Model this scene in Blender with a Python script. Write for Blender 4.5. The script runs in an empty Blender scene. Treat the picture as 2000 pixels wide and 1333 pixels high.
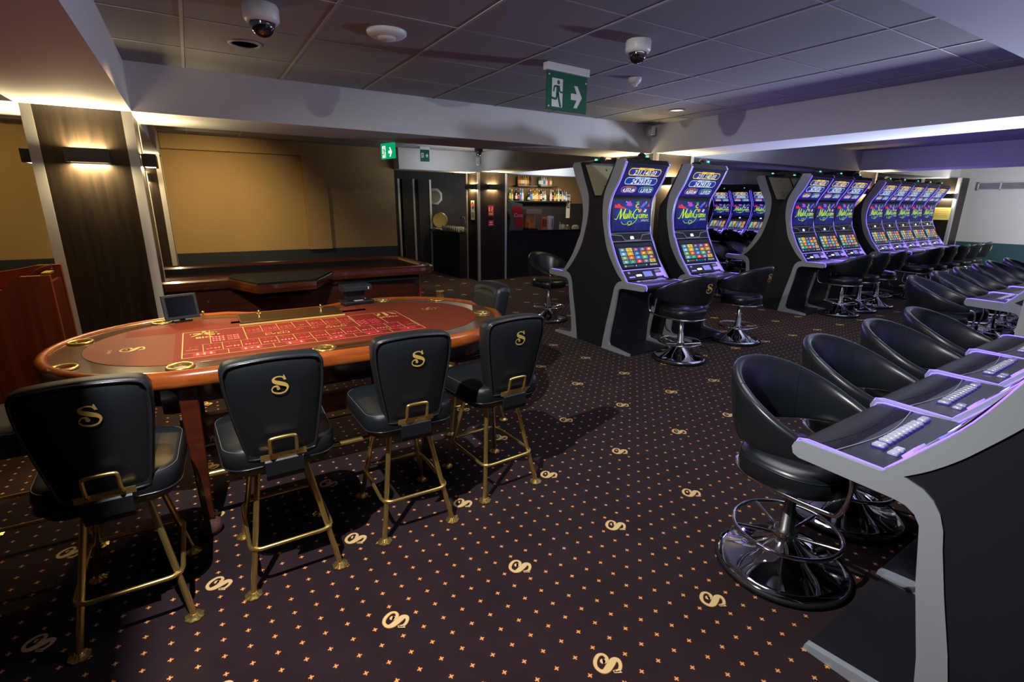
import bpy, math, random
from mathutils import Matrix, Vector, Euler
random.seed(7)
PI = math.pi
SC = bpy.context.scene
COL = SC.collection
R = math.radians

# ------------------------------------------------------------------ camera
yaw, pitch, roll = 0.557, 0.2685, -0.0088
f = Vector((math.cos(pitch)*math.sin(yaw), math.cos(pitch)*math.cos(yaw), -math.sin(pitch)))
r0 = Vector((math.cos(yaw), -math.sin(yaw), 0)); d0 = f.cross(r0)
rr = r0*math.cos(roll) + d0*math.sin(roll); dd = -r0*math.sin(roll) + d0*math.cos(roll)
cam_d = bpy.data.cameras.new('camera'); cam = bpy.data.objects.new('camera', cam_d); COL.objects.link(cam)
m = Matrix.Identity(4)
for i in range(3):
    m[i][0] = rr[i]; m[i][1] = -dd[i]; m[i][2] = -f[i]
m.translation = Vector((0, 0, 1.65))
cam.matrix_world = m
cam_d.sensor_width = 36; cam_d.lens = 978/2000*36; cam_d.clip_start = 0.05
SC.camera = cam

# ------------------------------------------------------------------ world, exposure
w = bpy.data.worlds.new('world'); SC.world = w; w.use_nodes = True
w.node_tree.nodes['Background'].inputs[0].default_value = (0.24, 0.20, 0.6, 1)
w.node_tree.nodes['Background'].inputs[1].default_value = 0.02
SC.view_settings.view_transform = 'Standard'; SC.view_settings.look = 'None'
SC.view_settings.gamma = 1; SC.view_settings.use_curve_mapping = False
SC.view_settings.exposure = 0.0
SC.cycles.use_denoising = True
SC.cycles.max_bounces = 6; SC.cycles.diffuse_bounces = 3; SC.cycles.glossy_bounces = 3
SC.cycles.transmission_bounces = 4; SC.cycles.sample_clamp_indirect = 3.0
SC.cycles.caustics_reflective = False; SC.cycles.caustics_refractive = False

# ------------------------------------------------------------------ lights of the room and added fill lamps
WARM = (1.0, 0.66, 0.30); COOL = (0.80, 0.90, 1.0); VIOLET = (0.32, 0.20, 1.0)
def light(name, kind, loc, energy, color, size=0.1, direction=None, angle=None, blend=0.3, size_y=None, spread=None, parent=None):
    L = bpy.data.lights.new(name, kind); L.energy = energy; L.color = color
    if kind == 'AREA':
        L.size = size
        if size_y: L.shape = 'RECTANGLE'; L.size_y = size_y
        if spread: L.spread = spread
    else:
        L.shadow_soft_size = size
    if kind == 'SPOT':
        L.spot_size = angle; L.spot_blend = blend
    o = bpy.data.objects.new(name, L); COL.objects.link(o); o.location = loc
    if direction is not None:
        o.rotation_euler = Vector(direction).to_track_quat('-Z', 'Y').to_euler()
    if parent: o.parent = parent
    return o
# photographer's lamp just under the ceiling beside the left beam (its cut-off is the beam's lower edge)
light('studio_lamp', 'SPOT', (-0.272, 1.3, 2.63), 300, (1.0, 0.95, 0.94), 0.012, (0.62, 0.38, -0.95), R(128), 0.7)
# second lamp low in the right-hand aisle, lights the beam soffit, the end wall and the ceiling
light('studio_lamp', 'SPOT', (7.3, 2.05, 1.35), 380, (0.70, 0.80, 1.0), 0.16, (-0.36, 0.0, 1), R(152), 0.25)
light('added_wall_fill', 'AREA', (13.2, 1.6, 1.9), 90, (0.95, 0.97, 1.0), 0.5, (1, 0.35, -0.05), size_y=0.5)  # unseen lamp added to brighten the far end wall
# unseen warm spots added to brighten the gaming tables and the tan wall
light('added_warm_spot', 'SPOT', (0.35, 3.95, 2.62), 135, (1.0, 0.64, 0.24), 0.05, (-0.42, -0.16, -1), R(92), 0.7)
light('added_warm_spot', 'SPOT', (0.35, 7.9, 2.5), 150, (1.0, 0.70, 0.34), 0.08, (0.0, 0.9, -0.62), R(95), 1.0)
light('added_warm_spot', 'SPOT', (-2.6, 7.6, 2.6), 90, (1.0, 0.66, 0.30), 0.08, (0.2, 0.9, -0.75), R(120), 0.8)
light('added_warm_spot', 'SPOT', (0.9, 6.6, 2.6), 22, (1.0, 0.72, 0.42), 0.05, (0.1, -0.1, -1), R(110), 0.7)
light('added_soft_fill', 'AREA', (2.4, 1.65, 2.62), 20, (0.92, 0.92, 1.0), 1.6, (0, 0, -1), size_y=0.9)  # unseen soft fill added to lighten the stool shadows on the carpet
# bar lighting
light('bar_light', 'AREA', (8.3, 10.9, 2.2), 40, (1.0, 0.86, 0.68), 2.2, (0, 0.5, -1), size_y=0.3)
light('bar_light', 'AREA', (7.0, 9.0, 2.1), 14, (0.9, 0.95, 1.0), 1.0, (0, 0.6, 0.8), size_y=0.3)
light('bar_light', 'AREA', (4.2, 8.9, 2.1), 5, (0.9, 0.95, 1.0), 1.0, (0, 0.6, 0.8), size_y=0.3)
light('bar_light', 'SPOT', (6.0, 11.6, 2.3), 35, (1.0, 0.85, 0.62), 0.08, (-0.4, 0.0, -1), R(120), 0.8)

# ------------------------------------------------------------------ materials
MATS = {}
def mat(name, color=(0.5,0.5,0.5), rough=0.5, metal=0.0, spec=0.5, emit=None, estr=0.0, coat=0.0, coat_rough=0.1,
        noise=None, bump=None, trans=0.0, alpha=1.0, ior=1.45, wood=None, weave=None):
    m = bpy.data.materials.new(name); m.use_nodes = True; nt = m.node_tree; N = nt.nodes; Lk = nt.links
    b = N['Principled BSDF']
    b.inputs['Base Color'].default_value = (*color, 1); b.inputs['Roughness'].default_value = rough
    b.inputs['Metallic'].default_value = metal; b.inputs['Specular IOR Level'].default_value = spec
    b.inputs['Coat Weight'].default_value = coat; b.inputs['Coat Roughness'].default_value = coat_rough
    b.inputs['Transmission Weight'].default_value = trans; b.inputs['IOR'].default_value = ior
    b.inputs['Alpha'].default_value = alpha
    if emit: b.inputs['Emission Color'].default_value = (*emit, 1); b.inputs['Emission Strength'].default_value = estr
    tc = N.new('ShaderNodeTexCoord')
    if noise:   # (scale, amount) gentle colour variation of the material itself
        n = N.new('ShaderNodeTexNoise'); n.inputs['Scale'].default_value = noise[0]; n.inputs['Detail'].default_value = 4
        mx = N.new('ShaderNodeMix'); mx.data_type = 'RGBA'; mx.inputs[0].default_value = 0
        mx.inputs[6].default_value = (*[c*(1-noise[1]) for c in color], 1); mx.inputs[7].default_value = (*[min(1, c*(1+noise[1])) for c in color], 1)
        Lk.new(tc.outputs['Object'], n.inputs['Vector']); Lk.new(n.outputs['Fac'], mx.inputs[0]); Lk.new(mx.outputs[2], b.inputs['Base Color'])
    if wood:    # (colorA, colorB, stretch vector, scale)
        mp = N.new('ShaderNodeMapping'); mp.inputs['Scale'].default_value = wood[2]
        n = N.new('ShaderNodeTexNoise'); n.inputs['Scale'].default_value = wood[3]; n.inputs['Detail'].default_value = 6; n.inputs['Roughness'].default_value = 0.65
        rp = N.new('ShaderNodeValToRGB'); rp.color_ramp.elements[0].position = 0.35; rp.color_ramp.elements[1].position = 0.68
        rp.color_ramp.elements[0].color = (*wood[0], 1); rp.color_ramp.elements[1].color = (*wood[1], 1)
        Lk.new(tc.outputs['Object'], mp.inputs[0]); Lk.new(mp.outputs[0], n.inputs['Vector']); Lk.new(n.outputs['Fac'], rp.inputs[0]); Lk.new(rp.outputs[0], b.inputs['Base Color'])
    if bump:    # (scale, strength, distance)
        n = N.new('ShaderNodeTexNoise' if not weave else 'ShaderNodeTexVoronoi'); n.inputs['Scale'].default_value = bump[0]
        bp = N.new('ShaderNodeBump'); bp.inputs['Strength'].default_value = bump[1]; bp.inputs['Distance'].default_value = bump[2]
        Lk.new(tc.outputs['Object'], n.inputs['Vector']); Lk.new(n.outputs[0], bp.inputs['Height']); Lk.new(bp.outputs[0], b.inputs['Normal'])
    MATS[name] = m
    return m

M_tile   = mat('ceiling_tile', (0.26, 0.26, 0.275), 0.9, bump=(260, 0.35, 0.004), noise=(90, 0.06))
M_grid   = mat('ceiling_grid', (0.36, 0.36, 0.37), 0.6)
M_paint  = mat('white_paint', (0.66, 0.66, 0.67), 0.75, noise=(3, 0.03))
M_brown  = mat('tan_paint', (0.50, 0.355, 0.16), 0.8, noise=(1.5, 0.05))
M_barwall = mat('bar_wall_brown', (0.20, 0.125, 0.055), 0.7, noise=(2, 0.08))
M_dado   = mat('dado_paint', (0.028, 0.040, 0.046), 0.5)
M_teal   = mat('teal_paint', (0.030, 0.085, 0.095), 0.6)
M_cream  = mat('cream_paint', (0.62, 0.60, 0.56), 0.8)
M_wenge  = mat('dark_veneer', rough=0.38, wood=((0.012, 0.008, 0.005), (0.027, 0.018, 0.010), (7, 7, 0.3), 5), bump=(60, 0.05, 0.002))
M_wengeH = mat('dark_panel', rough=0.45, wood=((0.010, 0.009, 0.010), (0.030, 0.028, 0.030), (8, 8, 0.3), 6))
M_alu    = mat('brushed_aluminium', (0.72, 0.71, 0.68), 0.38, 0.55, noise=(40, 0.05))
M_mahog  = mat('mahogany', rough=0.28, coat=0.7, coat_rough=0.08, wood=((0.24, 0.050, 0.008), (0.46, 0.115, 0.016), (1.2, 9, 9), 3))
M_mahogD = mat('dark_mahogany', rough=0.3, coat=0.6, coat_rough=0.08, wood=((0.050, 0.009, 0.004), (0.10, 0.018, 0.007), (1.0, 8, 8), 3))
M_mahogV = mat('mahogany_panel', rough=0.45, wood=((0.10, 0.018, 0.006), (0.17, 0.036, 0.011), (9, 9, 0.5), 3))
M_walnut = mat('burl_walnut', rough=0.22, coat=0.8, wood=((0.060, 0.022, 0.008), (0.17, 0.07, 0.024), (1.5, 6, 1.5), 5))
M_felt   = mat('red_felt', (0.21, 0.018, 0.006), 0.75, noise=(30, 0.06))
M_feltD  = mat('maroon_felt', (0.19, 0.028, 0.007), 0.65, noise=(40, 0.08))
M_feltR  = mat('layout_red', (0.23, 0.008, 0.004), 0.7)
M_cell   = mat('layout_pink_red', (0.55, 0.018, 0.035), 0.6)
M_gold   = mat('gold_print', (0.80, 0.56, 0.15), 0.5)
M_white  = mat('white_print', (0.80, 0.74, 0.68), 0.6)
M_leath  = mat('black_leather', (0.012, 0.0155, 0.0185), 0.38, spec=0.55, bump=(420, 0.25, 0.0015), weave=1)
M_leathS = mat('smooth_black_leather', (0.010, 0.014, 0.018), 0.31, spec=0.7, coat=0.25, coat_rough=0.3, bump=(300, 0.10, 0.001), weave=1)
M_pipe   = mat('black_piping', (0.02, 0.022, 0.026), 0.25, spec=0.7)
M_brass  = mat('polished_brass', (0.95, 0.70, 0.24), 0.27, 0.92)
M_chrome = mat('chrome', (0.82, 0.82, 0.85), 0.06, 1.0)
M_rubber = mat('black_rubber', (0.012, 0.012, 0.014), 0.6)
M_silver = mat('silver_paint', (0.49, 0.55, 0.60), 0.36, 0.35)
M_body   = mat('charcoal_cabinet', (0.016, 0.018, 0.024), 0.42, bump=(500, 0.08, 0.0005))
M_deck   = mat('black_deck', (0.020, 0.021, 0.030), 0.30, spec=0.6)
M_pad    = mat('armrest_pad', (0.022, 0.022, 0.028), 0.45, bump=(500, 0.2, 0.0006))
M_led    = mat('violet_led', (0.1, 0.05, 0.5), 0.4, emit=(0.19, 0.11, 1.0), estr=3.2)
M_plate  = mat('lamplit_metal_plate', (0.50, 0.46, 0.27), 0.5, 0.2)  # dark metal; the warm lamp light on it is put into the colour
M_btn    = mat('clear_button', (0.52, 0.54, 0.62), 0.10, spec=1.0, coat=1.0, emit=(0.5, 0.5, 1.0), estr=0.05)
M_black  = mat('black_plastic', (0.012, 0.013, 0.016), 0.35)
M_lampbk = mat('lamp_housing', (0.030, 0.028, 0.027), 0.4)
M_lampgl = mat('lamp_glass', (1, 0.9, 0.75), 0.5, emit=(1.0, 0.78, 0.48), estr=9.0)
M_green  = mat('exit_green', (0.004, 0.085, 0.045), 0.5)
M_greenL = mat('lit_exit_green', (0.0, 0.3, 0.12), 0.5, emit=(0.0, 0.42, 0.17), estr=0.8)
M_whiteL = mat('lit_exit_white', (0.8, 0.8, 0.8), 0.5, emit=(0.9, 1.0, 0.92), estr=1.0)
M_pwhite = mat('white_plastic', (0.62, 0.62, 0.64), 0.4)
M_domegl = mat('dark_dome', (0.01, 0.01, 0.012), 0.05, spec=0.9, coat=1.0)
M_glass  = mat('bar_glass', (0.92, 0.95, 0.93), 0.05, trans=0.85, ior=1.2)
M_granite= mat('black_granite', (0.014, 0.014, 0.016), 0.08, spec=0.8)
M_steel  = mat('steel', (0.55, 0.55, 0.55), 0.25, 1.0)
M_red    = mat('red_plastic', (0.60, 0.016, 0.014), 0.35)
M_orange = mat('orange_carton', (0.75, 0.22, 0.07), 0.5)
M_amber  = mat('amber_tank', (0.75, 0.26, 0.03), 0.15, spec=0.7)
M_clear  = mat('clear_plastic', (0.8, 0.62, 0.5), 0.1, trans=0.6, ior=1.2)
M_grey   = mat('grey_plastic', (0.14, 0.135, 0.11), 0.5)
M_paper  = mat('paper', (0.70, 0.68, 0.60), 0.8)
M_yellow = mat('yellow_sign', (0.75, 0.68, 0.16), 0.6)
M_signr  = mat('red_sign', (0.50, 0.02, 0.03), 0.5)
M_cloth  = mat('dark_table_cloth', (0.010, 0.009, 0.007), 0.7, spec=0.2)
M_marble = mat('marbled_red_foot', (0.13, 0.06, 0.055), 0.12, coat=1.0, noise=(26, 0.65))
M_screenoff = mat('switched_off_screen', (0.006, 0.007, 0.008), 0.12, spec=0.7)

# self-lit printed screens: the picture on a screen is what it gives off
M_scr = bpy.data.materials.new('screen_image'); M_scr.use_nodes = True
_n = M_scr.node_tree; _b = _n.nodes['Principled BSDF']
_a = _n.nodes.new('ShaderNodeVertexColor'); _a.layer_name = 'Col'
_b.inputs['Base Color'].default_value = (0.004, 0.004, 0.006, 1); _b.inputs['Roughness'].default_value = 0.45; _b.inputs['Specular IOR Level'].default_value = 0.12
_n.links.new(_a.outputs['Color'], _b.inputs['Emission Color']); _b.inputs['Emission Strength'].default_value = 0.95

# carpet: aubergine pile with a lattice of little two-colour crosses
S0X, S0Y, SP = 0.488, 1.662, 0.6035      # one letter medallion and the lattice pitch
def carpet_material():
    m = bpy.data.materials.new('patterned_carpet'); m.use_nodes = True; nt = m.node_tree; N = nt.nodes; Lk = nt.links
    b = N['Principled BSDF']; b.inputs['Roughness'].default_value = 0.95; b.inputs['Specular IOR Level'].default_value = 0.15
    b.inputs['Sheen Weight'].default_value = 0.06; b.inputs['Sheen Roughness'].default_value = 0.6
    tc = N.new('ShaderNodeTexCoord'); sep = N.new('ShaderNodeSeparateXYZ'); Lk.new(tc.outputs['Object'], sep.inputs[0])
    def M(op, a, bb=None, c=None):
        n = N.new('ShaderNodeMath'); n.operation = op
        for i, v in enumerate((a, bb, c)):
            if v is None: continue
            if isinstance(v, (int, float)): n.inputs[i].default_value = v
            else: Lk.new(v, n.inputs[i])
        return n.outputs[0]
    wob = N.new('ShaderNodeTexNoise'); wob.inputs['Scale'].default_value = 700; Lk.new(tc.outputs['Object'], wob.inputs['Vector'])
    wv = M('MULTIPLY', M('SUBTRACT', wob.outputs['Fac'], 0.5), 0.0035)
    q = SP/7
    def local(o, off, p):   # distance to nearest lattice node
        return M('ABSOLUTE', M('SUBTRACT', M('MULTIPLY', M('FRACT', M('ADD', M('DIVIDE', M('SUBTRACT', o, off), p), 0.5)), p), p/2))
    ax = M('ADD', local(sep.outputs[0], S0X, q), wv); ay = M('ADD', local(sep.outputs[1], S0Y, q), wv)
    bx = local(sep.outputs[0], S0X, SP); by = local(sep.outputs[1], S0Y, SP)
    def cross(L, W):
        a = M('MULTIPLY', M('LESS_THAN', ax, L), M('LESS_THAN', ay, W)); c = M('MULTIPLY', M('LESS_THAN', ax, W), M('LESS_THAN', ay, L))
        return M('MAXIMUM', a, c)
    free = M('GREATER_THAN', M('MAXIMUM', bx, by), q*0.5)
    c1 = M('MULTIPLY', cross(0.0105, 0.0034), free); c2 = M('MULTIPLY', cross(0.0082, 0.0021), free)
    n1 = N.new('ShaderNodeTexNoise'); n1.inputs['Scale'].default_value = 420; n1.inputs['Detail'].default_value = 3; Lk.new(tc.outputs['Object'], n1.inputs['Vector'])
    n2 = N.new('ShaderNodeTexNoise'); n2.inputs['Scale'].default_value = 3.5; n2.inputs['Detail'].default_value = 5; Lk.new(tc.outputs['Object'], n2.inputs['Vector'])
    rp = N.new('ShaderNodeValToRGB'); rp.color_ramp.elements[0].color = (0.0165, 0.0078, 0.0095, 1); rp.color_ramp.elements[1].color = (0.033, 0.0165, 0.0195, 1)
    rp.color_ramp.elements[0].position = 0.35; rp.color_ramp.elements[1].position = 0.7
    Lk.new(M('ADD', M('MULTIPLY', n1.outputs['Fac'], 0.55), M('MULTIPLY', n2.outputs['Fac'], 0.45)), rp.inputs[0])
    def mix(fac, a, c):
        x = N.new('ShaderNodeMix'); x.data_type = 'RGBA'; Lk.new(fac, x.inputs[0]); Lk.new(a, x.inputs[6]); x.inputs[7].default_value = (*c, 1); return x.outputs[2]
    k = mix(c1, rp.outputs[0], (0.50, 0.09, 0.02)); k = mix(c2, k, (0.86, 0.50, 0.18))
    Lk.new(k, b.inputs['Base Color'])
    bp = N.new('ShaderNodeBump'); bp.inputs['Strength'].default_value = 0.5; bp.inputs['Distance'].default_value = 0.003
    Lk.new(n1.outputs['Fac'], bp.inputs['Height']); Lk.new(bp.outputs[0], b.inputs['Normal'])
    return m
M_carpet = carpet_material()
M_medal = mat('carpet_letter_wool', (0.80, 0.58, 0.27), 0.95, spec=0.1, noise=(500, 0.12))
M_medalE = mat('carpet_letter_edge', (0.34, 0.11, 0.035), 0.95, spec=0.1)

# ------------------------------------------------------------------ mesh builder
class MB:
    def __init__(s): s.v = []; s.f = []; s.mi = []; s.c = []; s.sm = []
    def add(s, vs, fs, mi=0, col=None, smooth=False, mx=None):
        o = len(s.v)
        if mx is not None: vs = [mx @ Vector(v) for v in vs]
        s.v += [tuple(v) for v in vs]
        for q in fs:
            s.f.append([i+o for i in q]); s.mi.append(mi); s.c.append(col or (0, 0, 0)); s.sm.append(smooth)
        return s
    def box(s, x0, y0, z0, x1, y1, z1, mi=0, col=None, mx=None):
        v = [(x0,y0,z0),(x1,y0,z0),(x1,y1,z0),(x0,y1,z0),(x0,y0,z1),(x1,y0,z1),(x1,y1,z1),(x0,y1,z1)]
        return s.add(v, [(0,3,2,1),(4,5,6,7),(0,1,5,4),(1,2,6,5),(2,3,7,6),(3,0,4,7)], mi, col, mx=mx)
    def rings(s, rings, closed=False, caps=True, mi=0, smooth=True, col=None, mx=None):
        n = len(rings[0]); vs = [p for r in rings for p in r]; fs = []; k = len(rings)
        for i in range(k if closed else k-1):
            a = i*n; b = ((i+1) % k)*n
            for j in range(n):
                jj = (j+1) % n; fs.append((a+j, a+jj, b+jj, b+j))
        s.add(vs, fs, mi, col, smooth, mx)
        if caps and not closed:
            s.add(rings[0], [tuple(reversed(range(n)))], mi, col, False, mx); s.add(rings[-1], [tuple(range(n))], mi, col, False, mx)
        return s
    def tube(s, pts, r, n=10, closed=False, mi=0, caps=True, mx=None):
        P = [Vector(p) for p in pts]; rs = r if isinstance(r, (list, tuple)) else [r]*len(P); rings = []; up = None
        for i, p in enumerate(P):
            if closed: t = (P[(i+1) % len(P)]-P[i-1])
            else: t = P[min(i+1, len(P)-1)]-P[max(i-1, 0)]
            t.normalize()
            if up is None: up = Vector((0,0,1)) if abs(t.z) < 0.9 else Vector((1,0,0))
            sx = t.cross(up); sx.normalize(); up = sx.cross(t); up.normalize()
            rings.append([p + (sx*math.cos(a)+up*math.sin(a))*rs[i] for a in [2*PI*j/n for j in range(n)]])
        return s.rings(rings, closed, caps, mi, True, mx=mx)
    def lathe(s, prof, n=32, c=(0,0), mi=0, caps=True, mx=None, sx=1, sy=1):
        rings = [[(c[0]+r*sx*math.cos(2*PI*j/n), c[1]+r*sy*math.sin(2*PI*j/n), z) for j in range(n)] for r, z in prof]
        return s.rings(rings, False, caps, mi, True, mx=mx)
    def prism(s, poly, a, b, axis='x', mi=0, mx=None, smooth=False, side_smooth=False):
        def P(u, v, t): return {'x': (t,u,v), 'y': (u,t,v), 'z': (u,v,t)}[axis]
        n = len(poly); A = [P(u,v,a) for u,v in poly]; B = [P(u,v,b) for u,v in poly]
        s.add(A, [tuple(range(n))], mi, None, False, mx); s.add(B, [tuple(reversed(range(n)))], mi, None, False, mx)
        return s.add(A+B, [(i, (i+1) % n, (i+1) % n+n, i+n) for i in range(n)], mi, None, side_smooth, mx)
    def flat(s, poly, mx=None, mi=0, col=None):
        return s.add([(x, y, 0) for x, y in poly], [tuple(range(len(poly)))], mi, col, False, mx)
    def rect(s, x0, y0, x1, y1, mx=None, mi=0, col=None):
        return s.flat([(x0,y0),(x1,y0),(x1,y1),(x0,y1)], mx, mi, col)
    def stroke(s, pts, ws, mx=None, mi=0, col=None, sub=6, cap=True):
        P = catmull([(*p, w) for p, w in zip(pts, ws)], sub); L = []; Rr = []
        for i, (x, y, wd) in enumerate(P):
            a = P[max(i-1, 0)]; b = P[min(i+1, len(P)-1)]; dx, dy = b[0]-a[0], b[1]-a[1]; l = math.hypot(dx, dy) or 1
            L.append((x-dy/l*wd/2, y+dx/l*wd/2, 0)); Rr.append((x+dy/l*wd/2, y-dx/l*wd/2, 0))
        n = len(P); s.add(L+Rr, [(i+n, i+n+1, i+1, i) for i in range(n-1)], mi, col, False, mx)
        if cap:
            for k, sg in ((0, -1), (-1, 1)):
                x, y, wd = P[k]
                s.flat([(x+wd/2*math.cos(2*PI*j/12), y+wd/2*math.sin(2*PI*j/12)) for j in range(12)], mx, mi, col)
        return s
    def text(s, body, x, y, size, mx=None, mi=0, col=None, align='CENTER', shear=0.0, bold=0.0, sx=1.0):
        cu = bpy.data.curves.new('t', 'FONT'); cu.body = body; cu.size = size; cu.align_x = align; cu.shear = shear; cu.offset = bold
        cu.resolution_u = 2
        o = bpy.data.objects.new('t', cu); me = bpy.data.meshes.new_from_object(o)
        vs = [(v.co.x*sx + x, v.co.y + y, 0) for v in me.vertices]; fs = [tuple(p.vertices) for p in me.polygons]
        s.add(vs, fs, mi, col, False, mx)
        bpy.data.objects.remove(o); bpy.data.curves.remove(cu); bpy.data.meshes.remove(me)
        return s
    def build(s, name, mats, parent=None, bevel=0, seg=2):
        me = bpy.data.meshes.new(name); me.from_pydata(s.v, [], s.f)
        if not isinstance(mats, (list, tuple)): mats = [mats]
        for k in mats: me.materials.append(k)
        me.polygons.foreach_set('material_index', s.mi); me.polygons.foreach_set('use_smooth', s.sm)
        if M_scr in mats:
            at = me.color_attributes.new('Col', 'FLOAT_COLOR', 'CORNER'); k = 0; buf = []
            for p, c in zip(me.polygons, s.c):
                buf += [c[0], c[1], c[2], 1.0]*p.loop_total
            at.data.foreach_set('color', buf)
        me.update(); me.validate()
        o = bpy.data.objects.new(name, me); COL.objects.link(o)
        if parent: o.parent = parent
        if bevel:
            b = o.modifiers.new('bevel', 'BEVEL'); b.width = bevel; b.segments = seg; b.limit_method = 'ANGLE'; b.angle_limit = R(40)
        return o
def catmull(P, sub):
    out = []; n = len(P)
    if n < 3:
        return list(P)
    for i in range(n-1):
        p0 = P[max(i-1, 0)]; p1 = P[i]; p2 = P[i+1]; p3 = P[min(i+2, n-1)]
        for k in range(sub):
            t = k/sub
            out.append(tuple(0.5*((2*b)+(-a+c)*t+(2*a-5*b+4*c-d)*t*t+(-a+3*b-3*c+d)*t**3) for a, b, c, d in zip(p0, p1, p2, p3)))
    out.append(tuple(P[-1]))
    return out
def empty(name, loc=(0,0,0), rz=0):
    o = bpy.data.objects.new(name, None); COL.objects.link(o); o.location = loc; o.rotation_euler = (0, 0, rz); o.empty_display_size = 0.1
    return o
def tag(o, label=None, cat=None, group=None, kind=None):
    if label: o['label'] = label
    if cat: o['category'] = cat
    if group: o['group'] = group
    if kind: o['kind'] = kind
    return o
KIDS = {}
def kids(o):
    if o.name not in KIDS: KIDS[o.name] = list(o.children)
    return KIDS[o.name]
def dup(o, loc=None, rz=None, label=None, group=None, skip=(), parent=None):
    c = o.copy(); COL.objects.link(c)
    if parent: c.parent = parent
    if loc is not None: c.location = loc
    if rz is not None: c.rotation_euler = (0, 0, rz)
    if label: c['label'] = label
    if group: c['group'] = group
    for ch in kids(o):
        if ch.name.split('.')[0] in skip: continue
        dup(ch, parent=c, skip=skip)
    return c
def plane(origin, xdir, ydir, lift=0.0):
    x = Vector(xdir).normalized(); y = Vector(ydir).normalized(); z = x.cross(y)
    m = Matrix.Identity(4)
    for i in range(3): m[i][0] = x[i]; m[i][1] = y[i]; m[i][2] = z[i]
    m.translation = Vector(origin) + z*lift
    return m
def rrect(w, h, r, n=5, cx=0, cy=0):
    pts = []
    for (sx, sy, a0) in ((1,1,0),(-1,1,90),(-1,-1,180),(1,-1,270)):
        for k in range(n+1):
            a = R(a0+90*k/n); pts.append((cx+sx*(w/2-r)+r*math.cos(a), cy+sy*(h/2-r)+r*math.sin(a)))
    return pts
# the house initial: a swash S, unit height, x right, y up
S_PTS = [(0.285,0.24),(0.22,0.36),(0.10,0.425),(-0.13,0.43),(-0.31,0.345),(-0.27,0.20),(0.0,0.09),(0.31,-0.03),(0.43,-0.19),(0.29,-0.39),(0.0,-0.455),(-0.33,-0.38),(-0.45,-0.22),(-0.34,-0.07),(-0.15,-0.06),(-0.09,-0.19)]
S_W = [0.03,0.05,0.055,0.06,0.10,0.17,0.20,0.17,0.085,0.06,0.075,0.06,0.04,0.055,0.09,0.14]
def s_logo(mb, size, mx, mi=0, col=None, grow=0.0):
    mb.stroke([(x*size*0.80, y*size) for x, y in S_PTS], [(w_+grow+0.012)*size for w_ in S_W], mx, mi, col, sub=5)
    mb.flat([(0.20*size,0.50*size),(0.235*size,0.50*size),(0.31*size,0.235*size),(0.265*size,0.235*size),(0.17*size,0.40*size)], mx, mi, col)

# ------------------------------------------------------------------ the room
X0, X1, Y0, Y1, ZC, ZB = -6.0, 15.6, -3.2, 12.3, 2.65, 2.30
def struct(name, mb, mats, parent=None, bevel=0):
    o = mb.build(name, mats, parent, bevel)
    if parent is None: tag(o, kind='structure')
    return o
fl = MB(); fl.add([(X0,Y0,0),(X1,Y0,0),(X1,Y1,0),(X0,Y1,0)], [(0,1,2,3)])
for i in range(-9, 24):
    for j in range(-4, 18):
        x, y = S0X+SP*i, S0Y+SP*j
        if not (-5.5 < x < 14 and -0.3 < y < 11): continue
        mx = plane((x, y, 0), (-1,-1,0), (1,-1,0), 0.0012)
        s_logo(fl, 0.104, mx, 2, grow=0.085)
        s_logo(fl, 0.104, plane((x, y, 0), (-1,-1,0), (1,-1,0), 0.0020), 1, grow=0.045)
struct('floor', fl, [M_carpet, M_medal, M_medalE])
ce = MB(); ce.add([(X0,Y0,ZC),(X1,Y0,ZC),(X1,Y1,ZC),(X0,Y1,ZC)], [(3,2,1,0)])
k = -9
while 0.095+0.70*k < X1:
    x = 0.095+0.70*k; k += 1
    if x > X0: ce.box(x-0.009, Y0, ZC-0.005, x+0.009, Y1, ZC-0.0005, 1)
k = -12
while 4.405+0.69*k < Y1:
    y = 4.405+0.69*k; k += 1
    if y > Y0: ce.box(X0, y-0.006, ZC-0.003, X1, y+0.006, ZC-0.0005, 1)
struct('ceiling', ce, [M_tile, M_grid])

def wall(name, x0, y0, x1, y1, upper, lower=None, zd=0.0):
    b = MB(); b.box(x0, y0, zd, x1, y1, ZC, 0)
    if zd: b.box(x0, y0, 0, x1, y1, zd, 1)
    return struct(name, b, [upper, lower or upper])
wall('wall_north', X0, 10.0, 3.47, 10.15, M_brown, M_dado, 0.80)
wall('wall_corridor', 3.35, 10.15, 3.47, 12.3, M_wengeH)
wall('wall_back', 3.35, 12.3, X1, 12.45, M_wengeH)
wall('wall_bar', 10.15, 10.3, 10.3, 12.3, M_barwall)
wall('wall_east', X1, Y0, X1+0.15, Y1, M_cream, M_teal, 0.86)
wall('wall_south', X0, Y0-0.15, X1, Y0, M_paint, M_dado, 0.8)
wall('wall_west', X0-0.15, Y0, X0, 10.0, M_brown, M_dado, 0.8)
# brown bar back wall with a darker lower part
struct('trim_1', MB().box(6.9, 12.27, 0, 10.15, 12.30, 2.65, 0), [M_barwall])
struct('trim_2', MB().box(6.9, 12.25, 0, 10.15, 12.27, 1.66, 0), [M_wengeH])
# shallow soffit and pilaster on the tan wall
struct('trim_3', MB().box(-0.28, 9.86, 2.43, 1.77, 10.0, ZC, 0), [M_brown])
struct('trim_4', MB().box(1.77, 9.90, 0.80, 2.17, 10.0, ZC, 0), [M_brown])

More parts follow.
